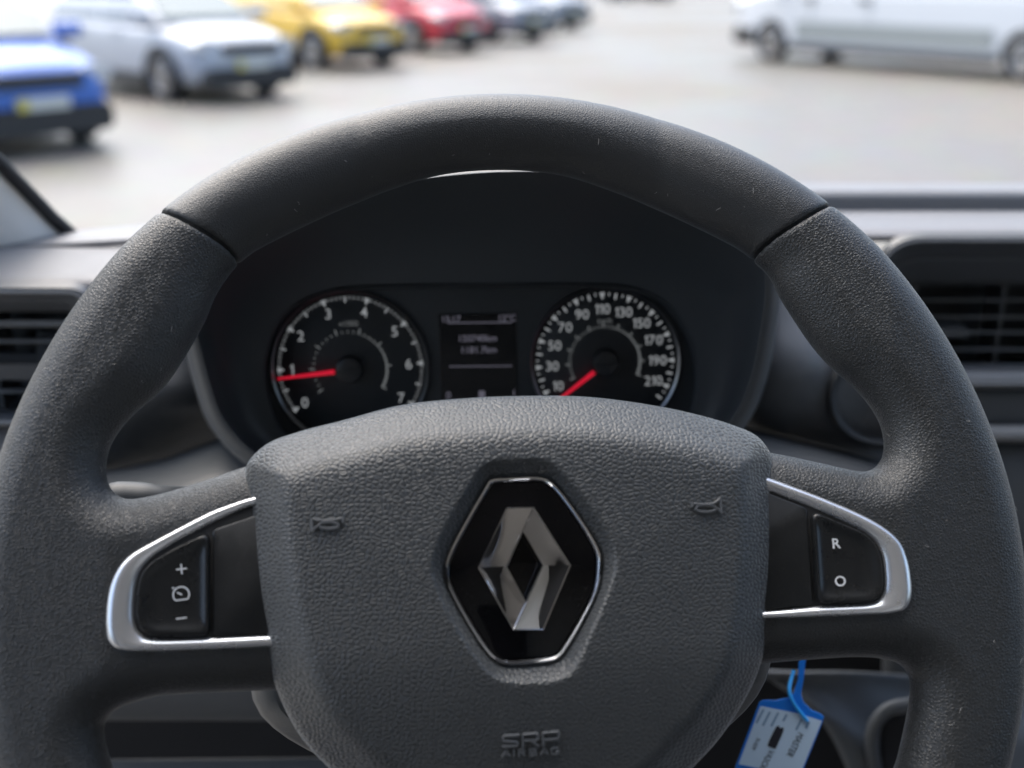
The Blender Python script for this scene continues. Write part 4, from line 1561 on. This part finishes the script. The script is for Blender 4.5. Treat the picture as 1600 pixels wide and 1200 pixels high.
mm_ = .27 / F * 1.0
dirL = (on_sw(292, 888) - on_sw(275, 890))
dirL /= np.linalg.norm(dirL)
upL = np.array([-dirL[1], dirL[0]])
p = on_sw(283.5, 889)
mb = MB()
mb.add(*ribbon([p - dirL * .0018, p + dirL * .0018], .0005))
decal(spL, 'plus_symbol', mb.v + [(*q, 0) for q in (p - dirL * .00025 - upL * .0018, p + dirL * .00025 - upL * .0018, p + dirL * .00025 + upL * .0018, p - dirL * .00025 + upL * .0018)], mb.f + [(4, 5, 6, 7)])
p = on_sw(283.5, 966)
decal(spL, 'minus_symbol', *ribbon([p - dirL * .0018, p + dirL * .0018], .0005))
p = on_sw(283, 929)
R_ = .0027
aa = np.radians(np.linspace(-42, 222, 28))
cir = [p + (dirL * math.cos(a) + upL * math.sin(a)) * R_ for a in aa]
mb = MB()
mb.add(*ribbon(cir + [cir[0]], .00048, closed=False))
mb.add(*ribbon([p - upL * .0001 + dirL * .0003, p - dirL * .0013 + upL * .0009], .0005))
q0 = p - dirL * .0024 + upL * .0024
mb.add([(*(q0 - dirL * .0006), 0), (*(q0 + dirL * .0005 - upL * .0001), 0), (*(q0 - dirL * .0001 + upL * .0007), 0)], [(0, 1, 2)])
decal(spL, 'cruise_symbol', mb.v, mb.f)
for s_, px, py in (('R', 1307, 849), ('O', 1313, 908)):
    V_, F_ = text_geo(s_, .0052, bold=.00006)
    p = on_sw(px, py)
    an = rad(3.0)
    Rm = np.array([[math.cos(an), -math.sin(an)], [math.sin(an), math.cos(an)]])
    V_[:, :2] = V_[:, :2] @ Rm.T + p
    decal(spR, 'letter', V_, F_)

# ------------------------------------------------------------------ key tag hanging from the ignition
tag = thing('key_tag', 'blue plastic key tag with handwritten paper insert hanging under the right spoke', 'key tag', PY(1254, 1030, .36))
TO = np.array(PY(1240, 1130, .362))
tn = np.array([-.10, -.86, .50])
tn /= np.linalg.norm(tn)
tx = np.cross([0, 0, 1.], tn)
tx /= np.linalg.norm(tx)
ty2 = np.cross(tn, tx)


def tg(px, py, h=0.0):
    r = ray(px, py)
    t_ = ((TO + tn * h - CAM) @ tn) / (r @ tn)
    p = CAM + r * t_ - TO
    return np.array([p @ tx, p @ ty2])


def tw(V):
    V = np.asarray(V, float)
    return TO + V[:, :1] * tx + V[:, 1:2] * ty2 + V[:, 2:3] * tn


body_px = [(1187, 1097), (1193, 1094), (1213, 1094), (1231, 1090), (1240, 1084), (1247, 1062), (1249, 1028), (1259, 1028), (1255, 1062), (1251, 1084), (1255, 1097), (1267, 1109), (1283, 1116), (1287, 1120), (1285, 1128), (1243, 1232), (1236, 1238), (1140, 1222), (1143, 1215)]
V, Fc = plate(np.array([tg(*q) for q in body_px]), [(0, -.0009), (-.0001, 0), (.0002, .0003)])
mk('tag_holder', tw(V), Fc, M['tagblue'], tag, world=True)
V, Fc = plate(np.array([tg(*q) for q in [(1188, 1103), (1244, 1114), (1284, 1126), (1249, 1212), (1154, 1194)]]), [(0, .0002), (0, .00045)])
pap = mk('paper_insert', tw(V), Fc, M['tagpaper'], tag, world=True, smooth=False)
V, Fc = plate(np.array([tg(1120 + x / 6.667, 1020 + y / 6.667) for x, y in [(620, 765), (645, 758), (655, 780), (690, 775), (697, 800), (660, 890), (610, 1000), (560, 985), (525, 965), (550, 900), (585, 830)]]), [(0, .0004), (0, .0007)])
mk('marker_blot', tw(V), Fc, M['ink'], pap, world=True, smooth=False)
ux = tg(1237, 1179) - tg(1252, 1150)
ux /= np.linalg.norm(ux)
uy = np.array([-ux[1], ux[0]])
for s_, x, y, sz, mt in (('MASTER', 1242, 1164, .0044, 'ink'), ('VA2CK0', 1197, 1189, .0040, 'ink'), ('N KM', 1181, 1162, .0030, 'ink')):
    V_, F_ = text_geo(s_, sz)
    p = tg(x, y)
    V2 = np.c_[V_[:, :1] * ux * .8 + V_[:, 1:2] * uy + p, np.full(len(V_), .0007)]
    mk('handwriting', tw(V2), F_, M[mt], pap, world=True, smooth=False)
mb = MB()
for x0, y0, n_ in ((1193, 1108, 4), (1203, 1112, 4), (1216, 1113, 4), (1229, 1116, 2), (1252, 1124, 3), (1264, 1127, 2)):
    p = tg(x0, y0)
    mb.add(*ribbon([p, p + ux * .0019 * n_], .0010, .0006))
mb.mk('printed_lines', M['faint'], pap, smooth=False).data.transform(Matrix(((*[float(q) for q in (tx[0], ty2[0], tn[0])], TO[0]), (tx[1], ty2[1], tn[1], TO[1]), (tx[2], ty2[2], tn[2], TO[2]), (0, 0, 0, 1))))
pap.children[-1].data.transform(ROOTM[tag.name].inverted())
st_ = [(1240, 1048, -.004), (1236, 1062, -.002), (1233, 1078, .001), (1236, 1090, .0022), (1243, 1103, .0018), (1252, 1115, .0015), (1262, 1127, .0015)]
pts = [np.r_[tg(x, y, h), h] for x, y, h in st_]
MB().tube(tw(spline(np.array(pts), 24, False)), .0009, 8).mk('strap_end', mat('tag_light_blue', (.03, .33, .78), .3), tag, world=True)

# ------------------------------------------------------------------ lint on the rim
mb = MB()
dgp = []
for o in sw.children:
    if o.name.startswith(('rim_grip', 'upper_rim')):
        me = o.data
        co = np.empty(len(me.vertices) * 3)
        no = np.empty(len(me.vertices) * 3)
        me.vertices.foreach_get('co', co)
        me.vertices.foreach_get('normal', no)
        co, no = co.reshape(-1, 3), no.reshape(-1, 3)
        ok = np.where((no[:, 2] > .15) & (co[:, 1] > -.12) & (np.hypot(co[:, 0], co[:, 1]) > .15))[0]
        for i in rng.choice(ok, 22, replace=False):
            d_ = rng.normal(size=3)
            d_ -= no[i] * (d_ @ no[i])
            d_ /= np.linalg.norm(d_)
            l = rng.uniform(.0004, .0013)
            e_ = np.cross(no[i], d_) * rng.uniform(-.25, .25) * l
            p0 = co[i] + no[i] * .0001
            mb.tube([p0 - d_ * l, p0 + no[i] * .0003 + e_, p0 + d_ * l + no[i] * .0002], .000045, 4)
lint = mb.mk('lint', M['lint'], sw, smooth=False, kind='stuff')
